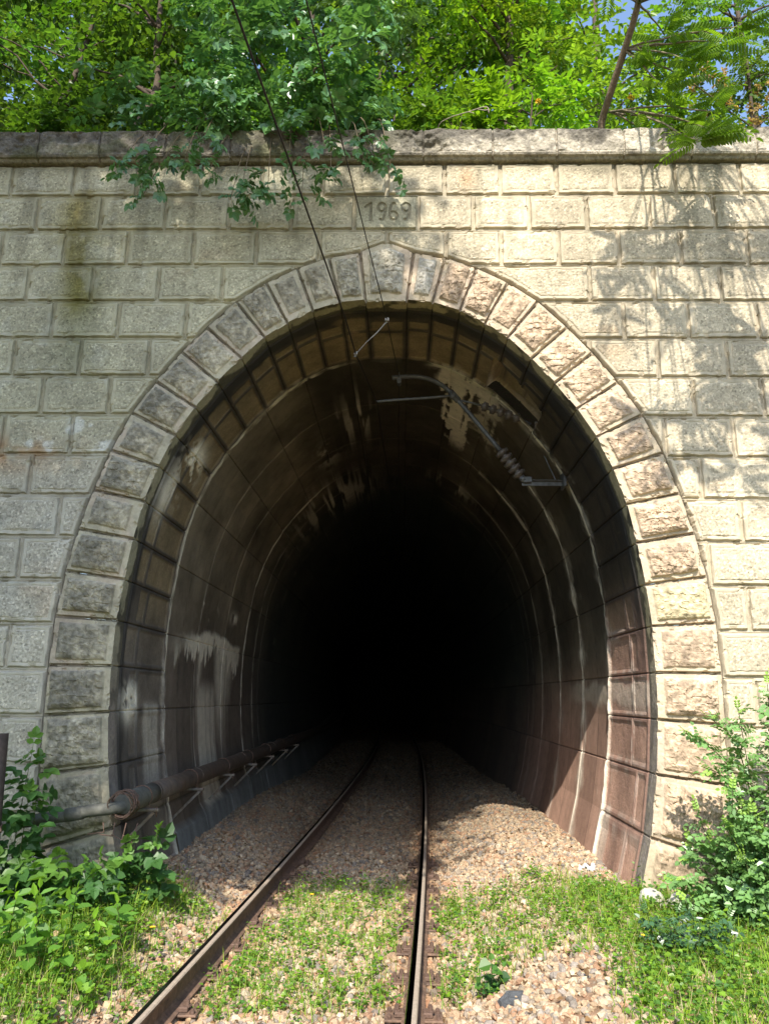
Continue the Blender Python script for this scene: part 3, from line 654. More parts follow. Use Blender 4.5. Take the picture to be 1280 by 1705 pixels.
tag(npmesh('ballast', np.concatenate(VV_), [np.concatenate(FF_)], M_rock, None, np.concatenate(CC_), False), 'pinkish tan crushed stone ballast around the track', 'ballast', kind='stuff')

def boulder(name, label, cat, c, s, mat, seed, n=26, lump=.35, rotz=0, colr=(1, 1, 1)):
    th, ph = np.meshgrid(np.linspace(0, math.pi, n), np.linspace(0, 2*math.pi, 2*n+1), indexing='ij')
    D = np.stack([np.sin(th)*np.cos(ph), np.sin(th)*np.sin(ph), np.cos(th)], -1)
    D8 = np.sign(D)*np.abs(D)**.75
    r = 1+lump*(fbm(D[..., 0]*1.6+seed, D[..., 1]*1.6, D[..., 2]*1.6, 5, 4)-.5)*2
    P = D8*r[..., None]*np.array(s); ca, sa = math.cos(rotz), math.sin(rotz)
    P = np.stack([P[..., 0]*ca-P[..., 1]*sa, P[..., 0]*sa+P[..., 1]*ca, P[..., 2]], -1)+np.array(c)
    o = npmesh(name, (P-np.array(c)).reshape(-1, 3), [gridfaces(n, 2*n+1)], mat, None, np.tile(colr, (P.size//3, 1)), False)
    o.location = c
    return tag(o, label, cat)
boulder('pale_stone', 'chalky white lump of stone at the right foot of the arch, rounder of two', 'stone', (2.25, -.46, .13), (.10, .09, .12), M_white, 3, lump=.22)
boulder('pale_stone', 'flatter chalky white stone beside the lump at the right foot of the arch', 'stone', (2.47, -.50, .12), (.12, .09, .10), M_white, 9, lump=.22, rotz=.3)
boulder('dark_stone', 'dark grey slab of stone lying on the ballast right of the track', 'stone', (.93, -1.98, -.08), (.11, .065, .055), M_rock, 5, 12, .5, .2, (.07, .075, .08))
mb = MB()
g = np.linspace(-1, 1, 14); A, B = np.meshgrid(g, g, indexing='ij'); hh_ = .05*(fbm(A*2.3, B*2.3, 0, 9, 3))+.05*np.abs(fbm(A*3, B*3, 0, 4)-.5)*2
mb.add(np.stack([1.94+A*.07+.03*B, .42+B*.05, .20+hh_*1.4-.02], -1).reshape(-1, 3), gridfaces(14, 14))
tag(mb.build('litter', M_litter), 'crumpled scrap of white litter on the ballast by the right tunnel wall', 'litter')

# ------------------------------------------------------------------ pipe along the left wall
pt = thing('service_pipe', 'thick brown pipe on brackets along the left tunnel wall with a thin grey elbow outside', 'pipe', (-2.2, -.3, .3))
px_ = lambda y: -2.2+float(axisx(y))
MB().tube([(px_(y), y, .82-.002*max(y, 0)) for y in np.concatenate([np.linspace(.42, 10, 12), np.linspace(12, 58, 20)])], .095, 24).build('main_pipe', M_pipe, pt)
MB().tube([(-2.2, y, .82) for y in (-.36, -.1, .20, .418)], [.086, .094, .0935, .0935], 24).build('grey_sleeve', M_pipe2, pt)
mb = MB()
arc = [(-2.2-.26*(1-math.cos(a)), -.30-.13*math.sin(a)*1.0, .80-.02*a) for a in np.linspace(0, 1.57, 9)]
mb.tube(arc+[(-2.6, -.432, .735), (-3.05, -.445, .665), (-3.6, -.45, .59)], .050, 18); mb.build('thin_pipe', M_pipe2, pt)
mb = MB(); mb.tube([(-2.52, -.43, .752), (-2.66, -.436, .728)], .056, 18); mb.build('pipe_wrap', M_pipe2, pt)
for y in (.42, 2.0, 4.5, 7.2):
    MB().tube([(-2.2, y-.02, .82), (-2.2, y+.02, .82)], .0972, 24).build('pipe_band', M_pipe, pt)
adopt(pt)
mb = MB(); r0 = random.Random(4)
for k in range(11):
    ty = -.40+.012*k+r0.uniform(-.03, .03); rr = .094+r0.uniform(0, .022); ph0 = r0.uniform(0, 6)
    mb.tube([(-2.2+rr*math.cos(a)+r0.uniform(-.008, .008), ty+.07*math.sin(a+ph0), .815+rr*math.sin(a)*1.02) for a in np.linspace(0, 6.5, 22)], .0048, 5)
for k in range(4): mb.tube([(-2.2-.15+.1*k, -.4, .67), (-2.32+.08*k, -.44, .60-.03*k), (-2.45+.1*k, -.46, .585)], .0055, 5)
tag(mb.build('wire_binding', M_rustdk), 'tangle of rusty binding wire wrapped round the pipe end', 'wire')
for k in range(7):
    y = .10+1.62*k; r = thing('pipe_bracket', ['pipe bracket nearest the tunnel mouth', 'second pipe bracket from the tunnel mouth', 'third pipe bracket from the tunnel mouth', 'fourth pipe bracket from the tunnel mouth', 'fifth pipe bracket from the tunnel mouth', 'sixth pipe bracket from the tunnel mouth', 'seventh pipe bracket, deepest one in the dark'][k]+', a thin steel triangle under the pipe', 'bracket', (-2.45, y, .3), 'steel brackets under the pipe')
    xw = -2.5+float(axisx(y)); xo = -2.03+float(axisx(y))
    MB().box(((xw+xo)/2, y, .707), (xo-xw, .045, .03)).build('arm', M_brk, r, False)
    b = MB(); b.tube([(xo-.04, y, .69), (xw+.06, y, .31)], .018, 4, twist=.785); b.build('strut', M_brk, r, False)
    b = MB(); b.tube([(xo-.02, y, .735), (xo-.02, y, .65)], .009, 6); b.tube([(-2.08+float(axisx(y)), y, .71)]+[(-2.2+float(axisx(y))+.099*math.cos(a), y, .82+.099*math.sin(a)) for a in np.linspace(-.7, 3.2, 14)], .006, 5); b.build('strap', M_rustdk, r)
    adopt(r)
# left post
mb = MB(); mb.tube([(-2.94, -1.0, -.3), (-2.985, -1.0, .6), (-3.02, -1.0, 1.42)], .055, 12)
pst = thing('post', 'dark brown post at the far left edge before the portal', 'post', (-2.94, -1.0, -.25)); mb.build('shaft', M_post, pst)
mb = MB()
for dz in (0, .022): mb.tube([(-2.99+.06*math.cos(a), -1+.06*math.sin(a), .70+dz+.01*math.sin(a*2)) for a in np.linspace(0, 6.4, 16)], .006, 5)
mb.tube([(-2.93, -1.02, .71), (-2.905, -1.05, .69)], .012, 6); mb.build('wire_tie', M_rustdk, pst); adopt(pst)

# ------------------------------------------------------------------ overhead line
def wire(name, label, P, r, mat=M_wire, cat='wire', group=None, n=6):
    mb = MB(); P = np.array(P, float); mb.tube(P-P[0], r, n); o = mb.build(name, mat); o.location = P[0]; return tag(o, label, cat, group)
cw = [(-2.6+.1*(y+24) if y < -5 else -.69+.135*(y+4.15) if y < -1 else -.69+.135*3.15+.118*(y+1), y, 5.26-.012*max(0, -1-y)*.6) for y in ()]
C1 = [(-2.9, -26, 5.3), (-.655, -4.35, 5.03), (-.31, -.95, 5.06), (-.225, .0, 5.21), (-.14, 1.5, 5.26), (-.05, 5, 5.15), (.0, 12, 5.1), (-.1, 22, 5.1)]
def smoothpts(P, n=60):
    P = np.array(P, float); t = np.arange(len(P)); tt = np.linspace(0, len(P)-1, n); out = []
    for u in tt:
        k = min(int(u), len(P)-2); f = u-k; p0, p1, p2, p3 = P[max(k-1, 0)], P[k], P[k+1], P[min(k+2, len(P)-1)]
        out.append(.5*((2*p1)+(-p0+p2)*f+(2*p0-5*p1+4*p2-p3)*f*f+(-p0+3*p1-3*p2+p3)*f**3))
    return np.array(out)
C1 = [(-2.9, -26, 5.35), (-.69, -4.15, 5.2), (-.36, -.79, 5.2), (-.31, 0, 5.207), (-.14, 1.5, 5.26), (-.05, 5, 5.2), (.0, 12, 5.15), (-.1, 22, 5.1)]
C2 = [(-2.6, -26, 5.70), (-.37, -3.78, 5.60), (.01, .01, 5.60), (.13, 1.5, 5.60), (.1, 5, 5.52), (.05, 12, 5.45), (-.1, 22, 5.4)]
wire('contact_wire', 'lower and thicker overhead wire running down into the tunnel on the left', C1, .0072, cat='overhead wire', group='overhead line wires')
wire('messenger_wire', 'upper and thinner overhead wire, right of the thicker one, over the keystone', C2, .005, cat='overhead wire', group='overhead line wires')
d0, d1 = np.array((.01, .01, 5.60)), np.array((-.31, .0, 5.207))
dp = thing('dropper', 'short pale jumper tying the two overhead wires just inside the arch', 'wire clamp', tuple(d0))
mb = MB(); mb.tube(smoothpts([d0, d0*.7+d1*.3+np.array((0, 0, -.01)), d0*.3+d1*.7+np.array((0, 0, .006)), d1], 12), .004, 6); mb.tube(smoothpts([d0+np.array((.012, 0, 0)), d0*.6+d1*.4+np.array((.014, 0, 0)), d0*.45+d1*.55], 8), .004, 6); mb.build('strand', M_wirelt, dp)
for q_, s_ in ((d0, .026), (d1, .02)):
    mb = MB(); mb.box(q_, (s_*1.6, s_*2, s_*1.3), bev=.004); mb.tube([q_+np.array((-.01, 0, -.03)), q_+np.array((.012, 0, .03))], .010, 6); mb.build('clamp', M_wirelt, dp, False)
adopt(dp)
Yc = 1.5
cant = thing('cantilever_bracket', 'grey tubular cantilever with ribbed insulators holding the overhead wires under the arch crown', 'cantilever', (2.3, Yc, 4.29))
MB().tube(smoothpts([(.04, Yc, 5.60), (.32, Yc, 5.62), (.56, Yc, 5.56), (.80, Yc, 5.37), (1.36, Yc, 4.66)], 26), .028, 12).build('main_tube', M_cant, cant)
MB().tube(smoothpts([(-.15, Yc, 5.285), (.1, Yc, 5.31), (.45, Yc, 5.335), (.80, Yc, 5.37)], 10), .016, 10).build('steady_arm', M_cant, cant)
mb = MB(); mb.box((.13, Yc, 5.565), (.05, .06, .09)); mb.tube([(.13, Yc-.05, 5.53), (.13, Yc+.05, 5.53)], .022, 8); mb.tube([(.13, Yc, 5.50), (.13, Yc, 5.68)], .008, 6); mb.build('wire_clamp', M_cant, cant, False)
mb = MB(); mb.tube([(.76, Yc, 5.42), (.86, Yc, 5.30)], .042, 12); mb.box((.79, Yc-.03, 5.35), (.07, .05, .06)); mb.build('joint_sleeve', M_cant, cant)
def insul(a, b, n, r0_, r1):
    a, b = np.array(a), np.array(b); P = []; RR = []
    for k in range(n):
        for f, r in ((0, r0_), (.12, r0_), (.22, r1), (.70, r1*.92), (.84, r0_)): P.append(a+(b-a)*(k+f)/n); RR.append(r)
    P.append(b); RR.append(r0_); return MB().tube(P, RR, 18)
insul((1.36, Yc, 4.66), (1.60, Yc, 4.33), 5, .040, .086).build('insulator', M_ins, cant)
MB().tube([(.86, Yc, 5.31), (1.02, Yc, 5.275), (1.14, Yc, 5.24)], .014, 8).build('tie_rod', M_cant, cant)
insul((1.14, Yc, 5.24), (1.62, Yc, 5.06), 5, .03, .062).build('insulator', M_ins, cant)
MB().tube([(1.62, Yc, 5.06), (1.74, Yc, 5.0)], .015, 6).build('end_fitting', M_cant, cant); MB().tube([(1.60, Yc, 4.33), (1.64, Yc, 4.28)], .04, 8).build('end_fitting', M_cant, cant)
mb = MB(); mb.box((1.98, Yc, 4.285), (.74, .05, .012)); mb.box((1.98, Yc+.022, 4.255), (.74, .012, .06)); mb.box((1.67, Yc, 4.29), (.10, .07, .07)); mb.tube([(2.02, Yc+.01, 4.27), (1.90, Yc+.08, 4.62)], .008, 6); mb.build('wall_arm', M_cant, cant, False)
MB().box((2.10, Yc, 4.30), (.03, .20, .22)).build('wall_plate', M_cant, cant, False)
MB().box((1.80, Yc, 4.92), (.035, .03, .22)).build('hanger', M_brk, cant, False)
adopt(cant)

# ------------------------------------------------------------------ plants: leaf templates (forward +y, up +z)
def leafT(w=.42, fold=.16, droop=.12, l=1.0):
    V = np.array([(0, 0, 0), (-w*.85, .32, fold), (-w*.72, .68, fold*.7-droop*.3), (0, 1, -droop), (w*.72, .68, fold*.7-droop*.3), (w*.85, .32, fold)], float); V[:, 1] *= l
    return V, np.array([(0, 3, 2, 1), (0, 5, 4, 3)])
def joinT(items):
    V, F, n = [], [], 0
    for v, f in items: V.append(v); F.append(f+n); n += len(v)
    return np.concatenate(V), np.concatenate(F)
def placeT(T, pos, ang, s, pitch=0., roll=0.):
    v, f = T; v = v*s; c, d = math.cos(roll), math.sin(roll); v = np.stack([v[:, 0]*c+v[:, 2]*d, v[:, 1], -v[:, 0]*d+v[:, 2]*c], -1)
    c, d = math.cos(pitch), math.sin(pitch); v = np.stack([v[:, 0], v[:, 1]*c-v[:, 2]*d, v[:, 1]*d+v[:, 2]*c], -1)
    c, d = math.cos(ang), math.sin(ang); v = np.stack([v[:, 0]*c-v[:, 1]*d, v[:, 0]*d+v[:, 1]*c, v[:, 2]], -1)
    return v+np.array(pos), f
L1 = leafT(); LNARROW = leafT(.26, .08, .10); LWIDE = leafT(.60, .14, .16)
lob = np.array([(0, 0, 0), (-.5, .18, .10), (-.34, .42, .06), (-.52, .72, .02), (-.20, .70, .06), (0, 1.05, -.10), (.20, .70, .06), (.52, .72, .02), (.34, .42, .06), (.5, .18, .10), (0, .5, 0)], float)
LOBED = (lob, np.array([(0, 10, 2, 1), (2, 10, 4, 3), (10, 5, 4, 4), (10, 6, 5, 5), (10, 8, 7, 6), (0, 9, 8, 10)]))
STALK = (np.array([(-.010, 0, 0), (.010, 0, 0), (.007, 1, -.02), (-.007, 1, -.02)], float), np.array([(0, 1, 2, 3)]))
ELDER = joinT([placeT(STALK, (0, 0, 0), 0, .7), placeT(L1, (0, .58, 0), 0, .52, -.2), placeT(L1, (0, .52, 0), 1.0, .44, -.1, .3), placeT(L1, (0, .52, 0), -1.0, .44, -.1, -.3), placeT(L1, (0, .25, 0), 1.15, .40, -.15, .3), placeT(L1, (0, .25, 0), -1.15, .40, -.15, -.3)])
def frondT(n=10, w=.24):
    it = [placeT(STALK, (0, 0, 0), 0, 1.0)]
    for k in range(n):
        t = .12+.86*k/n; zz = -.22*t*t; l = .22*(1-.45*abs(t-.45))*(1.05-.35*(t > .85))
        for s in (-1, 1): it.append(placeT(leafT(w, .06, .22), (0, t, zz), s*1.25, l, -.45, s*-.5))
    it.append(placeT(leafT(w, .06, .2), (0, 1, -.22), 0, .2, -.4)); return joinT(it)
FROND = frondT(11, .25)
SMALLP = joinT([placeT(L1, (0, .75, 0), 0, .34, -.1)]+[placeT(L1, (0, .15+.2*k, 0), s*1.1, .30, -.1, s*.2) for k in range(3) for s in (-1, 1)])
TUFT = joinT([placeT(LNARROW, (0, .1*k, 0), a, .75, .15-.25*k) for k, a in enumerate((0.2, 1.3, -1.2, 2.3, -2.2))])
def nrm(v): return v/(np.linalg.norm(v, axis=-1, keepdims=True)+1e-9)
class Fol:
    def __init__(s): s.V = []; s.F = []; s.C = []; s.n = 0
    def emit(s, T, pos, fwd, up, size, col):
        V0, F0 = T; n = len(pos); f = nrm(fwd); r = nrm(np.cross(f, up)); u = np.cross(r, f)
        M = np.stack([r, f, u], -1); V = np.einsum('nij,kj->nki', M, V0)*np.reshape(size, (-1, 1, 1))+pos[:, None]
        s.V.append(V.reshape(-1, 3)); s.F.append((F0[None]+(np.arange(n)*len(V0))[:, None, None]).reshape(-1, 4)+s.n); s.n += n*len(V0)
        c = np.broadcast_to(col, (n, 3)); s.C.append(np.repeat(c, len(V0), 0))
    def build(s, name, mat, parent=None):
        V, F, Cc = np.concatenate(s.V), np.concatenate(s.F), np.concatenate(s.C)
        tri = F[:, 2] == F[:, 3]; fs = [F[~tri]]
        if tri.any(): fs.append(F[tri][:, :3])
        return npmesh(name, V, fs, mat, parent, Cc, False)
def twigs(fol, T, cen, dirs, nleaf, length, lsize, col, droop=.5, jit=.25, tubes=None, alt=.9):
    """cen, dirs: (N,3). Leaves alternate along each drooping twig"""
    N = len(cen); dirs = nrm(dirs); ln = length*rng.uniform(.6, 1.2, N)
    side = nrm(np.cross(dirs, np.array([0, 0, 1.])+rng.normal(0, .15, (N, 3))))
    tcol = col if np.ndim(col) == 2 else np.broadcast_to(col, (N, 3))
    for k in range(nleaf):
        t = (k+.5)/nleaf; p = cen+dirs*(ln*t)[:, None]; p = p-np.array([0, 0, 1.])*(droop*ln*t*t)[:, None]
        sgn = (1 if k % 2 else -1); a = alt if k < nleaf-1 else .1
        f = dirs*math.cos(a)+side*(math.sin(a)*sgn)-np.array([0, 0, 1.])*(droop*t)+rng.normal(0, jit, (N, 3))
        up = np.array([0, 0, 1.])+rng.normal(0, jit*1.3, (N, 3))+dirs*.25
        fol.emit(T, p, f, up, lsize*rng.uniform(.7, 1.2, N), tcol*rng.uniform(.75, 1.25, (N, 1)))
def clump(fol, T, c, r, ntw, nleaf, length, lsize, col, droop=.5, face=(0, -.25, 0), shell=.45):
    c = np.array(c); r = np.array(r)*np.ones(3); d = nrm(rng.normal(0, 1, (ntw, 3))); rad = rng.random(ntw)**shell
    p = c+d*rad[:, None]*r; dirs = d+np.array(face)+rng.normal(0, .35, (ntw, 3)); dirs[:, 2] *= .6
    twigs(fol, T, p-nrm(dirs)*length*.4, dirs, nleaf, length, lsize, np.array(col)*rng.uniform(.8, 1.2, (ntw, 1)), droop)
BARKC = (.075, .055, .038)
def limb(mb, a, b, r0_, r1, sag=.0, n=7, wob=.06, col=BARKC):
    a, b = np.array(a, float), np.array(b, float); t = np.linspace(0, 1, n)[:, None]; L_ = np.linalg.norm(b-a)
    P = a+(b-a)*t+np.array([0, 0, 1.])*(sag*L_*np.sin(t*math.pi)); P[1:-1] += rng.normal(0, wob*L_/n, (n-2, 3))
    mb.tube(P, np.linspace(r0_, r1, n), 7, True, np.array(col)); return P
def tree(name, label, trunk, rads, clumps, T, ntw, nleaf, length, lsize, col, mat=None, cat='tree', group=None, droop=.5, barkc=BARKC, extra=None, limb_r=.03):
    trunk = np.array(trunk, float); t = thing(name, label, cat, tuple(trunk[0]), group); mb = MB()
    P = smoothpts(trunk, 24); mb.tube(P, np.interp(np.linspace(0, 1, 24), np.linspace(0, 1, len(rads)), rads), 10, True, np.array(barkc))
    fol = Fol()
    for c, r in clumps:
        c = np.array(c, float); cand = P[P[:, 2] < c[2]+.2] if (P[:, 2] < c[2]+.2).any() else P[:1]
        k = np.argmin(np.linalg.norm(cand-c, axis=1)+.6*np.abs(cand[:, 2]-(c[2]-.6*np.linalg.norm(cand[:, :2]-c[:2], axis=1)))); limb(mb, cand[k], c, limb_r, .006, .12, col=barkc)
        ck = rng.uniform(.62, 1.28); rr = np.mean(r); vol = max(.4, float(np.prod(np.array(r)*np.ones(3))**(2/3)))
        clump(fol, T, c, r, int(ntw*vol), nleaf, length, lsize, np.array(col)*ck*np.array([rng.uniform(.85, 1.2), 1, rng.uniform(.7, 1.5)]), droop)
    if extra: extra(fol, mb)
    mb.build('trunk', M_bark, t); fol.build('crown', mat or M_leaf, t); adopt(t); return t

# ---- trees on top of the wall
GB = (.115, .25, .085); GD = (.080, .165, .022); GM = (.11, .22, .024); GY = (.16, .30, .024); GA = (.165, .29, .024)
def elder_sprays(fol, mb):
    sp = [(-2.88, -.45, 6.98), (-2.51, -.5, 6.72), (-2.47, -.4, 7.0), (-2.16, -.42, 7.1), (-1.87, -.45, 7.0), (-1.51, -.45, 6.8), (-1.23, -.45, 6.76), (-1.6, -.5, 6.66), (-.88, -.42, 6.68), (-1.03, -.45, 7.05), (-.58, -.45, 7.0), (-.28, -.5, 7.26), (.04, -.42, 7.1), (-.15, -.4, 7.34), (-.66, -.4, 7.36), (-2.57, -.4, 7.32), (-1.99, -.4, 7.4)]
    for k, e in enumerate(sp):
        e = np.array(e); s_ = np.array([-1.25+.75*(e[0]+1.25)+rng.normal(0, .1), .62, 8.12+rng.uniform(-.1, .35)])
        m_ = s_*.45+e*.55+np.array([0, -.10, .34]); P = smoothpts([s_, m_, e+np.array([0, 0, .03])], 9); mb.tube(P, np.linspace(.009, .003, 9), 5, True, np.array((.16, .12, .07)))
        d_ = P[-1]-P[-3]; n = 3
        twigs(fol, ELDER, P[-2][None]+rng.normal(0, .05, (n, 3)), nrm(d_)[None]*.45+rng.normal(0, .42, (n, 3))*np.array([1.4, .5, .45])+np.array([0, -.3, -.1]), 4, .18, .175, np.array(GB)*.8, .45, .3)
    up_ = [(-2.3, .1, 9.69), (-1.63, .1, 9.34), (-2.04, .1, 8.91), (-2.42, .15, 8.42), (-1.58, .1, 8.41), (-.9, .1, 8.74), (-1.84, .0, 8.09), (-.87, .0, 7.98), (-.64, .1, 9.33), (-.19, .1, 8.24), (-2.54, .1, 8.17), (-1.36, .1, 9.68), (-.36, .1, 9.67), (-1.2, .0, 8.1), (-1.95, -.1, 8.35), (-1.1, .1, 9.1), (-.4, 0, 8.7), (-3.1, .1, 8.5)]
    for e in up_:
        n = 9; e = np.array(e); twigs(fol, ELDER, e+rng.normal(0, .16, (n, 3)), rng.normal(0, .6, (n, 3))+np.array([0, -.6, -.15]), 4, .26, .235, np.array(GB), .4, .26)
tree('box_elder', 'bluish green tree with drooping toothed leaf sprays hanging over the middle of the wall', [(-1.9, 1.45, 8.0), (-1.6, 1.5, 8.9), (-1.42, 1.6, 9.9), (-1.25, 1.75, 10.6), (-1.15, 1.8, 12.2)], [.075, .065, .055, .05, .03],
     [((-2.2, .7, 10.2), (.8, .5, .6)), ((-1.2, .8, 10.4), (.8, .5, .6)), ((-.3, .7, 10.3), (.7, .5, .6)), ((-1.7, .9, 11.4), (1.1, .6, .7)), ((-.2, 1., 11.3), (.9, .6, .7)), ((-1.3, .6, 8.9), (.9, .35, .45)), ((-.5, .6, 8.9), (.6, .35, .5)), ((-2.2, .8, 9.2), (.6, .4, .6))], ELDER, 80, 4, .30, .19, GB, M_leafg, extra=elder_sprays)
bgt = 'trees on the hill above the tunnel'
def blobs(x0, x1, y0, y1, z0, z1, n, r): return [((rng.uniform(x0, x1), rng.uniform(y0, y1), rng.uniform(z0, z1)), np.array(r)*rng.uniform(.75, 1.25)) for _ in range(n)]
tree('slender_tree', 'dark leafy tree with a thin crooked trunk rising left of the drooping sprays', [(-3.27, .9, 7.75), (-3.27, .9, 8.66), (-3.12, .97, 9.2), (-3.08, 1.02, 9.6), (-3.17, 1.1, 10.3), (-3.2, 1.2, 12.2)], [.06, .05, .045, .042, .04, .025], blobs(-4.2, -2.2, .8, 1.8, 9.4, 12.4, 14, (.75, .55, .55)), L1, 75, 6, .32, .105, GD, group=bgt, droop=.3)
tree('leaning_tree', 'dark tree with leaning stems at the left end of the wall top', [(-5.2, 1.3, 7.9), (-4.9, 1.35, 8.9), (-4.5, 1.6, 10.2), (-4.3, 1.8, 12.5)], [.05, .045, .04, .02], blobs(-6.8, -3.6, 1.2, 2.6, 9.0, 13.2, 26, (.8, .6, .6))+blobs(-5.8, -3.4, 1.0, 1.6, 8.2, 9.6, 10, (.6, .35, .5)), L1, 95, 6, .32, .10, GD, group=bgt, droop=.3, limb_r=.014)
tree('shady_tree', 'tall shady tree standing behind the left half of the wall', [(-3.6, 4.2, 9.0), (-3.5, 4.2, 11), (-3.3, 4.3, 15)], [.16, .13, .05], blobs(-8.6, -1.6, 3.0, 5.2, 9.4, 16.5, 56, (1.1, .8, .9)), L1, 60, 6, .40, .12, GD, group=bgt, droop=.3)
tree('broad_tree', 'broad mid green tree behind the middle of the wall', [(-.4, 4.0, 9.0), (-.3, 4.0, 11), (-.2, 4.2, 15.5)], [.15, .12, .05], blobs(-2.6, 2.4, 2.8, 5.0, 9.4, 16.5, 42, (1.1, .8, .9)), L1, 60, 6, .40, .12, GM, group=bgt, droop=.3)
tree('bushy_tree', 'bushy bright green tree right of the middle above the wall', [(1.6, 2.4, 8.4), (1.7, 2.4, 10), (1.9, 2.6, 14)], [.10, .08, .03], blobs(.2, 3.2, 1.6, 3.4, 9.0, 14.2, 30, (.85, .65, .65)), LNARROW, 85, 7, .34, .12, GY, group=bgt, droop=.35)
tree('far_tree', 'darker tree seen through the gaps behind the leaning pale trunk', [(4.2, 6.2, 10), (4.2, 6.2, 13), (4.3, 6.4, 17)], [.16, .12, .05], blobs(2.2, 6.4, 5.0, 7.2, 10.0, 16.0, 34, (1.0, .8, .8)), L1, 55, 6, .4, .125, GM, group=bgt, droop=.3)
tree('feathery_tree', 'thin feathery tree against the blue sky at the far right', [(6.6, 4.5, 9.3), (6.5, 4.5, 11), (6.4, 4.6, 15)], [.10, .08, .03], blobs(5.0, 7.8, 3.6, 5.4, 9.5, 15.0, 18, (.8, .6, .55)), SMALLP, 26, 4, .4, .22, GD, group=bgt, droop=.5)
tree('wood_edge_tree', 'dim tree deep in the wood behind the left half of the wall', [(-5.4, 7.2, 10.3), (-5.3, 7.2, 13), (-5.2, 7.3, 18)], [.2, .16, .06], blobs(-11.5, -2.4, 6.2, 8.4, 10.4, 19, 58, (1.4, 1, 1.1)), L1, 34, 6, .5, .17, GM, group=bgt, droop=.3)
tree('wood_edge_tree', 'dim tree deep in the wood behind the middle of the wall', [(0.4, 7.6, 10.5), (.5, 7.6, 13), (.5, 7.7, 18)], [.2, .16, .06], blobs(-3.4, 3.4, 6.6, 8.6, 10.4, 19, 36, (1.4, 1, 1.1)), L1, 34, 6, .5, .17, GM, group=bgt, droop=.3)
# shrubs along the coping
def shrub(label, x, y, w, hgt, T, col, lsize, n=70, nm='shrub', spread=5):
    z0 = 7.62+.42*(y-.45); st = [(x, y, z0-.1), (x, y, z0+hgt*.4), (x+.05, y, z0+hgt*.8)]
    cl = blobs(x-w, x+w, y-.12, y+.3, z0+.25, z0+hgt, spread, (w*.45, .28, hgt*.26))
    tree(nm, label, st, [.025, .02, .008], cl, T, n, 6, .26, lsize, col, cat='shrub', group='shrubs along the top of the wall', droop=.35, limb_r=.010)
shrub('dark undergrowth shrub at the left end behind the blackened coping', -4.6, .95, .8, 1.3, L1, GD, .085, 90)
shrub('dark undergrowth shrub between the crooked trunk and the left end', -3.6, .95, .6, 1.1, L1, GD, .085, 90)
shrub('dim undergrowth shrub under the bluish sprays', -2.0, 1.0, .9, 1.0, L1, GD, .085, 90, spread=7)
shrub('mid green shrub behind the coping above the year stone', .0, 1.0, .7, 1.5, L1, GM, .085, 90, spread=7)
shrub('leafy green shrub right of the year stone with a dead twig in front', .85, .95, .55, 1.4, LNARROW, GM, .11, 90, spread=7)
shrub('bright willow leaved shrub left of the leaning pale trunk', 1.75, .95, .6, 1.7, LNARROW, GY, .115, 100, spread=9)
shrub('sunlit yellow green shrub behind the hanging fronds', 3.1, .95, .6, 1.25, LNARROW, GY, .11, 90, spread=8)
shrub('low green shrub at the right end behind the coping', 4.3, 1.2, .7, .9, L1, GM, .09, 60, spread=5)
RD = (.40, .29, .17)
def reds(fol, mb):
    for k in range(54):
        e = np.array([rng.uniform(4.05, 5.5), rng.uniform(1.0, 1.5), rng.uniform(8.7, 10.0)]); n = 3
        twigs(fol, TUFT, e+rng.normal(0, .05, (n, 3)), rng.normal(0, .7, (n, 3)), 3, .08, .07, np.array(RD)*rng.uniform(.7, 1.4, (n, 1)), .2)
tree('reddish_shrub', 'shrub with pinkish seed bunches at the right end against the sky', [(4.7, 1.35, 7.9), (4.75, 1.35, 8.9), (4.8, 1.4, 10.2)], [.04, .03, .015], blobs(4.1, 5.5, 1.1, 1.7, 8.5, 10.3, 9, (.42, .3, .32)), SMALLP, 40, 3, .3, .20, (.10, .16, .03), cat='shrub', extra=reds, limb_r=.012)
# tree of heaven: leaning pale trunk, long fronds, its crown out over the line
FR = [((3.19, -.5, 7.36), 9), ((3.33, -.45, 7.55), 5), ((3.45, -.3, 7.9), 5), ((3.0, -.2, 8.3), 5), ((3.3, -.35, 8.5), 6), ((3.6, -.4, 8.7), 6), ((3.4, -.1, 8.95), 6), ((3.0, 0, 8.8), 5), ((3.9, -.2, 9.1), 6), ((3.2, .1, 9.3), 6), ((3.75, .2, 8.5), 5), ((3.0, .25, 8.05), 4), ((3.5, .25, 8.1), 6), ((3.9, .3, 8.1), 4), ((2.4, -.5, 9.3), 3)]
FR += [((rng.uniform(1.9, 4.2), y_, max(rng.uniform(3.9, 6.9)-y_, 10.1+1.085*y_)), 6) for y_ in rng.uniform(-3.6, -2.5, 36)]
FR += [((rng.uniform(2.4, 4.4), rng.uniform(-2.0, -.8), rng.uniform(9.7, 11.5)), 6) for _ in range(12)]
def fronds(fol, mb):
    top = np.array([(2.78, -.3, 9.33), (2.85, -.9, 10.0), (3.0, -2.2, 10.7), (3.0, -3.2, 10.9)])
    for c, n in FR:
        c = np.array(c); s_ = top[np.argmin(np.linalg.norm(top-c, axis=1))]
        if c[2] < 9.25 and c[1] > -.55: s_ = np.array((2.63, .5, 8.6)) if c[2] < 8.2 else np.array((2.70, .05, 9.05))
        limb(mb, s_, c, .014, .007, .05, col=(.22, .18, .11))
        a = rng.uniform(0, 2*math.pi, n)+np.arange(n)*2.4; f = np.stack([np.cos(a), np.sin(a)*.8-.25, rng.uniform(-.35, .25, n)], -1)
        fol.emit(FROND, np.repeat(c[None], n, 0)+rng.normal(0, .02, (n, 3)), f, np.array([0, 0, 1.])+rng.normal(0, .2, (n, 3)), rng.uniform(.32, .50, n), np.array(GA)*rng.uniform(.8, 1.2, (n, 1)))
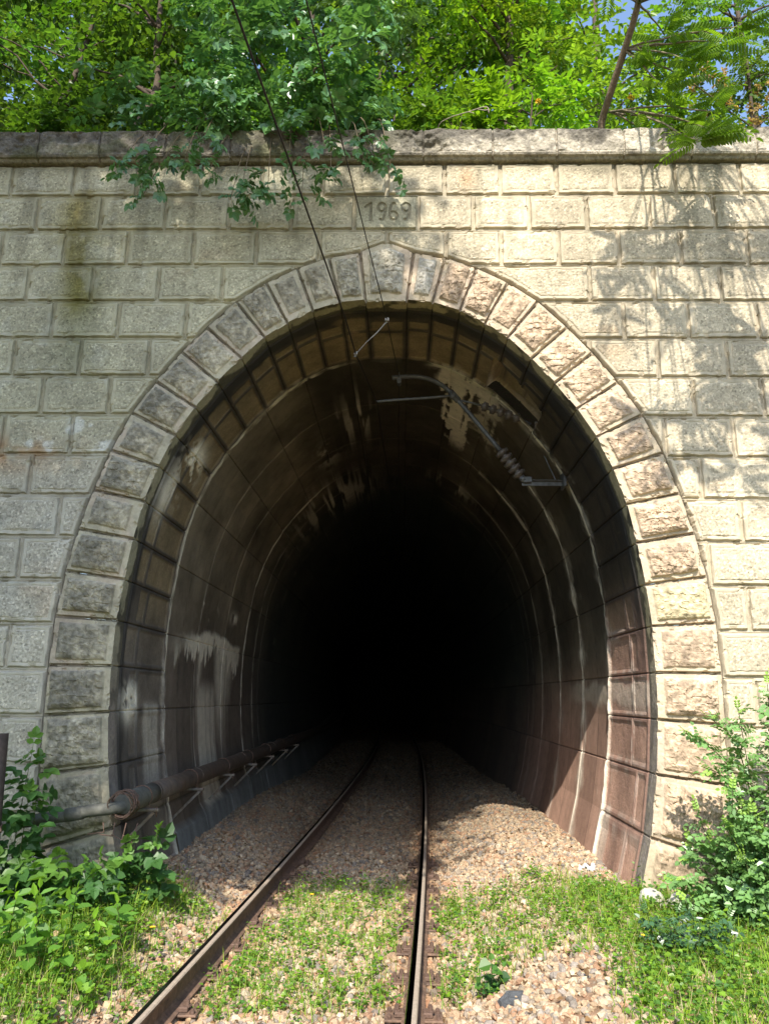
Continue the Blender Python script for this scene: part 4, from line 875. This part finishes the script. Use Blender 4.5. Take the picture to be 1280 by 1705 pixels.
tree('tree_of_heaven', 'bright green tree with a bare leaning trunk and long feathered fronds over the right coping', [(2.50, .85, 7.75), (2.56, .66, 8.5), (2.60, .45, 8.7), (2.69, .1, 8.99), (2.78, -.3, 9.33), (2.85, -.9, 10.0), (3.0, -2.2, 10.7), (3.0, -3.4, 10.9)], [.048, .044, .042, .040, .036, .03, .026, .015], [((2.9, -1.2, 10.6), .2)], FROND, 3, 2, .3, .5, GA, extra=fronds, barkc=(.20, .145, .10))
# flower stalks and a dead stick on the coping
for (x0, y0, z0), (x1, y1, z1), lb in (((1.62, .32, 7.8), (1.75, .3, 8.58), 'yellow flowered weed on the coping left of the leaning trunk'), ((2.78, .32, 7.8), (2.82, .3, 8.62), 'yellow flowered weed on the coping just right of the leaning trunk')):
    t = thing('flowering_weed', lb, 'plant', (x0, y0, z0), 'yellow flowered weeds on the coping'); mb = MB(); mb.tube(smoothpts([(x0, y0, z0), (x0+.03, y0, (z0+z1)/2), (x1, y1, z1)], 8), .005, 5, True, np.array((.1, .16, .03))); mb.build('stem', M_leaf, t)
    f = Fol(); zz = np.linspace(z0+.1, z1-.12, 16); p = np.stack([np.interp(zz, [z0, z1], [x0, x1]), np.full(16, y0), zz], -1); a = np.arange(16)*2.4
    f.emit(LNARROW, p, np.stack([np.cos(a), np.sin(a), np.full(16, .3)], -1), np.tile([0, 0, 1.], (16, 1)), np.linspace(.13, .06, 16), np.array(GY)); f.build('leaves', M_leaf, t)
    f = Fol(); n = 34; f.emit(LWIDE, np.array([x1, y1, z1])+rng.normal(0, .013, (n, 3)), rng.normal(0, 1, (n, 3)), rng.normal(0, 1, (n, 3)), .026, (1, 1, 1)); f.build('flowers', M_flower, t); adopt(t)
mb = MB(); mb.tube(smoothpts([(.50, .9, 8.0), (.56, .4, 8.26), (.66, .28, 8.32), (.92, .22, 8.37), (1.12, .2, 8.42), (1.15, .2, 8.33)], 16), np.linspace(.004, .008, 16), 6, True, np.array((.28, .24, .19))); mb.tube([(1.02, .21, 8.395), (1.10, .2, 8.37), (1.14, .18, 8.36)], .006, 5, True, np.array((.34, .29, .23))); mb.tube([(.92, .22, 8.37), (.98, .2, 8.33)], .005, 5, True, np.array((.34, .29, .23)))
tag(mb.build('dead_stick', M_bark), 'bare grey dead stick poking up behind the coping right of the middle', 'branch')

# ---- the tall tree on the left bank whose shade lies over the left half of the portal
tree('bank_tree', 'tall leafy tree on the left bank shading the left half of the portal', [(-7.6, -8.2, 1.4), (-7.3, -8.0, 6), (-6.6, -7.9, 11), (-5.8, -7.8, 17)], [.26, .22, .16, .06],
     [((x_, y_, z_), (1.15, 1.0, .95)) for x_, y_, z_ in [(rng.uniform(-9.5, -1.4), rng.uniform(-9.0, -6.6), 0) for _ in range(150)] for z_ in [-1.0*y_+rng.uniform(1.9 if x_ > -3.6 else .9, 7.1 if x_ > -4.4 else 9.6)]], ELDER, 30, 4, .45, .24, GM, droop=.4)

# ------------------------------------------------------------------ plants on the ground
def plant(name, label, base, stems, T, col, lsize, gap, mat=None, droop=.5, group=None, cat='plant', stemr=.006, alt=1.0, jit=.3):
    t = thing(name, label, cat, base, group); mb = MB(); fol = Fol()
    for P in stems:
        P = np.array(P, float)
        if P[0][2] < base[2]+.05: mb.tube([(base[0], base[1], base[2]-.09), (P[0][0], P[0][1], P[0][2]-.05), tuple(P[0])], stemr, 5, True, np.array((.09, .10, .05)))
        P = smoothpts(P, 14); mb.tube(P, np.linspace(stemr, stemr*.4, 14), 5, True, np.array((.09, .12, .04)))
        L_ = np.linalg.norm(np.diff(P, axis=0), axis=1).sum(); n = max(3, int(L_/gap)); tt = np.linspace(.18, 1, n)
        p = np.stack([np.interp(tt, np.linspace(0, 1, 14), P[:, k]) for k in range(3)], -1); a = np.arange(n)*2.4+rng.uniform(0, 6)
        f = np.stack([np.cos(a), np.sin(a)-.35, np.full(n, .15)], -1)+rng.normal(0, jit, (n, 3)); f[-1] = (P[-1]-P[-3])*5
        c_ = np.array(col)*rng.uniform(.75, 1.25, (n, 1)); c_[-2:] = c_[-2:]*np.array([1.7, 1.45, .9])
        fol.emit(T, p, f, np.array([0, -.35, 1.])+rng.normal(0, jit, (n, 3)), lsize*rng.uniform(.7, 1.15, n)*np.where(tt > .9, .65, 1), c_)
    mb.build('stem', M_leaf, t); fol.build('leaves', mat or M_leaf, t); adopt(t); return t
def up_stem(x, y, h, lean=(0, 0), z=None):
    z = float(ground_z(x, y)) if z is None else z; return [(x, y, z-.03), (x+lean[0]*.3, y+lean[1]*.3, z+h*.45), (x+lean[0], y+lean[1], z+h)]
GP = (.062, .150, .04); GH = (.11, .25, .035); GW = (.22, .38, .03)
gz = lambda x, y: float(ground_z(x, y))
plant('climbing_sapling', 'tall leafy sapling climbing past the thin pipe at the left edge', (-2.95, -.8, gz(-2.95, -.8)), [up_stem(-2.95, -.75, 1.25, (.08, 0)), up_stem(-3.0, -.85, 1.0, (-.05, 0)), up_stem(-2.86, -.8, .85, (.05, -.05)), up_stem(-2.8, -.7, 1.1, (.0, -.05))], ELDER, GP, .27, .07)
plant('leafy_sapling', 'dense dark leaved sapling low against the left foot of the arch', (-2.7, -.8, gz(-2.7, -.8)), [up_stem(-2.78+.085*k, -.8+.09*math.sin(k*3), .30+.12*math.sin(k*2.1)**2, (.10*math.cos(k*2), -.12)) for k in range(9)]+[up_stem(-3.05+.1*k, -1.0, .4, (.0, -.1)) for k in range(3)], ELDER, GP, .24, .05)
plant('leafy_sapling', 'separate young sapling in front of the skirting under the pipe end', (-2.1, -.4, gz(-2.1, -.4)), [up_stem(-2.2+.07*k, -.4+.03*k, .36+.05*k, (.06*math.cos(k*2)+.04, -.08)) for k in range(5)], ELDER, GP, .24, .05)
plant('nettle_clump', 'tall nettle like weeds at the lower left edge of the picture', (-2.15, -2.0, gz(-2.15, -2)), [up_stem(-2.45+.075*k+.03*math.sin(k*5), -1.95+.22*math.sin(k*2.3), .37-.018*k+.07*math.sin(k*3), (.05*math.sin(k), -.03)) for k in range(11)], LWIDE, GH, .095, .030)
plant('nettle_clump', 'second patch of pointed weeds behind the lower left ones', (-2.15, -1.3, gz(-2.15, -1.3)), [up_stem(-2.75+.09*k+.03*math.sin(k*5), -1.35+.2*math.sin(k*2.3), .27+.08*math.sin(k*3), (.05*math.sin(k), -.03)) for k in range(12)], LNARROW, GH, .14, .032)
# wild rose on the right
rs = []
for k in range(30):
    x = 2.62+.55*rng.random()+.25*(k % 3 == 0); y = -.85+rng.uniform(-.35, .25); h = rng.uniform(.35, 1.0)
    rs.append(up_stem(x, y, h, (rng.uniform(-.28, .2), rng.uniform(-.2, .05))))
for k in range(26): rs.append(up_stem(2.7+.6*rng.random(), -.95+rng.uniform(-.3, .3), rng.uniform(.25, .8), (rng.uniform(-.2, .2), rng.uniform(-.2, .05))))
for q_ in range(9): rs.append(up_stem(3.02+.05*q_, -.75+rng.uniform(-.2, .1), rng.uniform(1.1, 1.95), (rng.uniform(-.12, .12), -.05)))
rs += [[(3.0, -.8, .5), (2.85, -.8, 1.2), (2.52, -.82, 1.5)], [(3.0, -.8, .6), (2.8, -.85, 1.1), (2.66, -.85, 1.22)], [(3.0, -.8, .9), (2.9, -.82, 1.4), (2.7, -.82, 1.62)], [(2.9, -.8, .3), (2.6, -.85, .6), (2.42, -.85, .55)], [(2.9, -.8, .0), (2.5, -.9, .35), (2.3, -.9, .42)], [(2.9, -.9, .0), (2.5, -1., .2), (2.35, -1.0, .3)]]
plant('wild_rose_bush', 'wild rose bush with small bluish leaves growing up the right end of the arch', (2.9, -.8, gz(2.9, -.8)), rs, SMALLP, (.15, .285, .085), .165, .031, M_leafg, cat='bush', stemr=.007, jit=.45)
plant('low_bush', 'small round dark green bush in the bright grass at lower right', (1.98, -1.6, gz(1.98, -1.6)), [up_stem(1.86+.055*k+.0, -1.65+.10*math.sin(k*2.4), .20+.08*math.sin(k*1.7)**2, (.09*math.cos(k*2.4), -.07)) for k in range(9)], SMALLP, (.05, .12, .05), .12, .024, M_leafg, cat='bush')
plant('broadleaf_weed', 'dark broad leaved weed standing alone right of the rail', (.80, -1.72, gz(.8, -1.72)), [up_stem(.80, -1.72, .2), up_stem(.83, -1.7, .14, (.05, 0)), up_stem(.77, -1.74, .1, (-.05, -.03))], LWIDE, (.05, .14, .04), .08, .03)
for (x, y, h, lb) in ((2.05, -2.0, .32, 'white flower on a thin stalk right of the small dark bush'), (2.22, -2.1, .26, 'second white flower, lower and nearer the right edge')):
    t = thing('poppy', lb, 'flower', (x, y, gz(x, y)), 'white flowers in the grass'); mb = MB(); mb.tube(smoothpts(up_stem(x, y, h, (.03, 0)), 8), .003, 5, True, np.array((.1, .17, .04))); mb.build('stem', M_leaf, t)
    f = Fol(); n = 9; a = np.arange(n)*2.4; f.emit(LWIDE, np.tile([x+.03, y, gz(x, y)+h], (n, 1)), np.stack([np.cos(a), np.sin(a), np.full(n, .35)], -1), np.tile([0, 0, 1.], (n, 1)), .022, (1, 1, 1)); f.build('petals', M_wflower, t); adopt(t)
for (x, y, h, lb) in ((-1.62, -1.25, .25, 'yellow flower left of the track among the pointed weeds'), (-.62, .15, .20, 'yellow flower between the rails near the left rail'), (1.78, -1.75, .15, 'yellow flower at the foot of the small dark bush')):
    t = thing('yellow_flower', lb, 'flower', (x, y, gz(x, y)), 'yellow flowers in the grass'); mb = MB(); mb.tube(smoothpts(up_stem(x, y, h, (.02, 0)), 8), .003, 5, True, np.array((.1, .17, .04))); mb.build('stem', M_leaf, t)
    f = Fol(); n = 10; a = np.arange(n)*2.4; f.emit(LWIDE, np.tile([x+.02, y, gz(x, y)+h], (n, 1)), np.stack([np.cos(a), np.sin(a), np.full(n, .35)], -1), np.tile([0, 0, 1.], (n, 1)), .024, (1, 1, 1)); f.build('petals', M_flower, t); adopt(t)

# grass and low weeds, too many to count
def density(x, y):
    u = x-trackx(y); pat = .6*fbm(x*1.9, y*1.9, 0, 201, 4)+.4*fbm(x*9, y*9, 0, 203, 3); a = np.abs(u)
    mid = (a < .70)*sm(-2.25, -1.9, y)*sm(1.75, 1.2, y)*sm(.26, .74, pat+.06)
    rgt = (u > .83)*sm(-1.95, -1.5, y+.35*(pat-.5))*sm(1.5, .6, y+.5*(u-.8))*sm(.30, .76, pat+.08)*(x < 2.15)*1.1
    rfar = sm(1.35, 1.9, x+.5*(pat-.5)-.12*(y+2))*sm(.3, -.3, y)*sm(.25, .45, pat+.1)*1.5
    lft = (u < -.84)*sm(.7, .1, y)*sm(-1.0, -1.7, u-.6*(pat-.5))*sm(.25, .45, pat+.1)*1.3+(u < -.84)*sm(.5, 0, y)*sm(.42, .58, pat)*.8*sm(-3.0, -2.2, y+.5*(pat-.5))
    near = sm(-2.0, -2.4, y)*((u > -1.0) & (u < 1.3))
    return np.clip((mid+rgt+rfar+lft)*(1-near), 0, 1.5)
def scatter(n, f=1.5):
    x = rng.uniform(-4.2, 4.2, n); y = rng.uniform(-4.6, 1.9, n); m = rng.random(n)*1.5 < density(x, y); m &= (y < .05) | (np.abs(x) < 2.25)
    m &= np.abs(np.abs(x-trackx(y))-.755) > np.where(rng.random(n) < .8, .17, .07)
    return x[m], y[m]
def blades(n, hgt, w, lush):
    x, y = scatter(n); N = len(x); z = ground_z(x, y); h = hgt*rng.uniform(.35, 1.2, N)*np.where(lush(x, y), np.where(x > 0, 1.0, 1.25), .85); a = rng.uniform(0, 2*math.pi, N)
    bend = h*rng.uniform(.15, .8, N); dx, dy = np.cos(a), np.sin(a); px, py = -dy*w, dx*w
    rows = []
    for t, ww in ((0, 1), (.4, .85), (.75, .55), (1, .05)):
        cx_, cy_, cz_ = x+dx*bend*t*t, y+dy*bend*t*t, z-.02+h*(t-.28*t*t*(bend/h))
        rows.append(np.stack([np.stack([cx_-px*ww, cy_-py*ww, cz_], -1), np.stack([cx_+px*ww, cy_+py*ww, cz_], -1)], 1))
    V = np.concatenate(rows, 1); f = np.array([(0, 1, 3, 2), (2, 3, 5, 4), (4, 5, 7, 6)]); F = (f[None]+(np.arange(N)*8)[:, None, None]).reshape(-1, 4)
    pal = np.array([(.20, .33, .03), (.14, .27, .03), (.28, .39, .04), (.42, .36, .18)]); c_ = pal[rng.choice(4, N, p=[.36, .28, .24, .12])]*rng.uniform(.75, 1.25, (N, 1))
    return V.reshape(-1, 3), F, np.repeat(c_, 8, 0)
V, F, c_ = blades(105000, .165, .0030, lambda x, y: (x > 1.5) | (x < -1.7))
V2, F2, c2_ = blades(3500, .19, .0036, lambda x, y: (x > 1.4) | (x < -1.4))
tag(npmesh('grass', np.concatenate([V, V2]), [np.concatenate([F, F2+len(V)])], M_grass, None, np.concatenate([c_, c2_])), 'bright green grass growing through the ballast', 'grass', kind='stuff')
f = Fol(); x, y = scatter(10500); N = len(x); z = ground_z(x, y); hs = rng.uniform(.05, .13, N)+.14*rng.random(N)**4*np.where(np.abs(x) > 1.7, 1.25, 1)
for k in range(9):
    a = k*2.4+rng.uniform(0, .8, N)+x*9; t = (k+1)/9; p = np.stack([x+.012*np.cos(a), y+.012*np.sin(a), z+hs*t*.9], -1)
    ci = rng.random((N, 1)); col = np.array(GW)*(1-ci)+np.array((.07, .18, .035))*ci
    f.emit(LWIDE if k % 2 else L1, p, np.stack([np.cos(a), np.sin(a), np.full(N, .35-.3*(1-t))], -1)+rng.normal(0, .2, (N, 3)), np.tile([0, -.2, 1.], (N, 1))+rng.normal(0, .25, (N, 3)), rng.uniform(.014, .044, N)*np.where(np.abs(x) > 1.7, 1.2, 1)*(1.25-.5*t), col*rng.uniform(.8, 1.2, (N, 1)))
f2 = Fol(); n = 1500; xx = rng.uniform(-2.6, 2.6, n); yy_ = rng.uniform(-3.6, 3.0, n); mm = (yy_ < 0) | (np.abs(xx) < 2.1); xx, yy_ = xx[mm], yy_[mm]; n = len(xx)
f2.emit(L1, np.stack([xx, yy_, ground_z(xx, yy_)+rng.uniform(.012, .04, n)], -1), rng.normal(0, 1, (n, 3))*np.array([1, 1, .25]), np.array([0, 0, 1.])+rng.normal(0, .4, (n, 3)), rng.uniform(.02, .05, n), np.array((.24, .15, .075))*rng.uniform(.5, 1.5, (n, 1)))
tag(f2.build('fallen_leaves', M_leaf), 'dry brown fallen leaves scattered on the ballast', 'fallen leaves', kind='stuff')
n = 26000; xx = np.concatenate([rng.uniform(4.0, 12, n//2), rng.uniform(-12.5, -4.2, n//2)]); yy_ = rng.uniform(-16, -.3, n); hb = rng.uniform(.12, .4, n); aa = rng.uniform(0, 6.28, n); f3 = Fol()
f3.emit(LNARROW, np.stack([xx, yy_, ground_z(xx, yy_)-.02], -1), np.stack([np.cos(aa)*.5, np.sin(aa)*.5, np.full(n, .8)], -1), np.stack([-np.cos(aa), -np.sin(aa), np.full(n, .3)], -1), hb, np.array((.13, .25, .03))*rng.uniform(.6, 1.3, (n, 1)))
tag(f3.build('bank_grass', M_leaf), 'rough grass covering the cutting banks beside the portal', 'grass', kind='stuff')
o = f.build('low_weeds', M_leaf); tag(o, 'small round leaved weeds spread over the ballast and verges', 'weeds', kind='stuff')
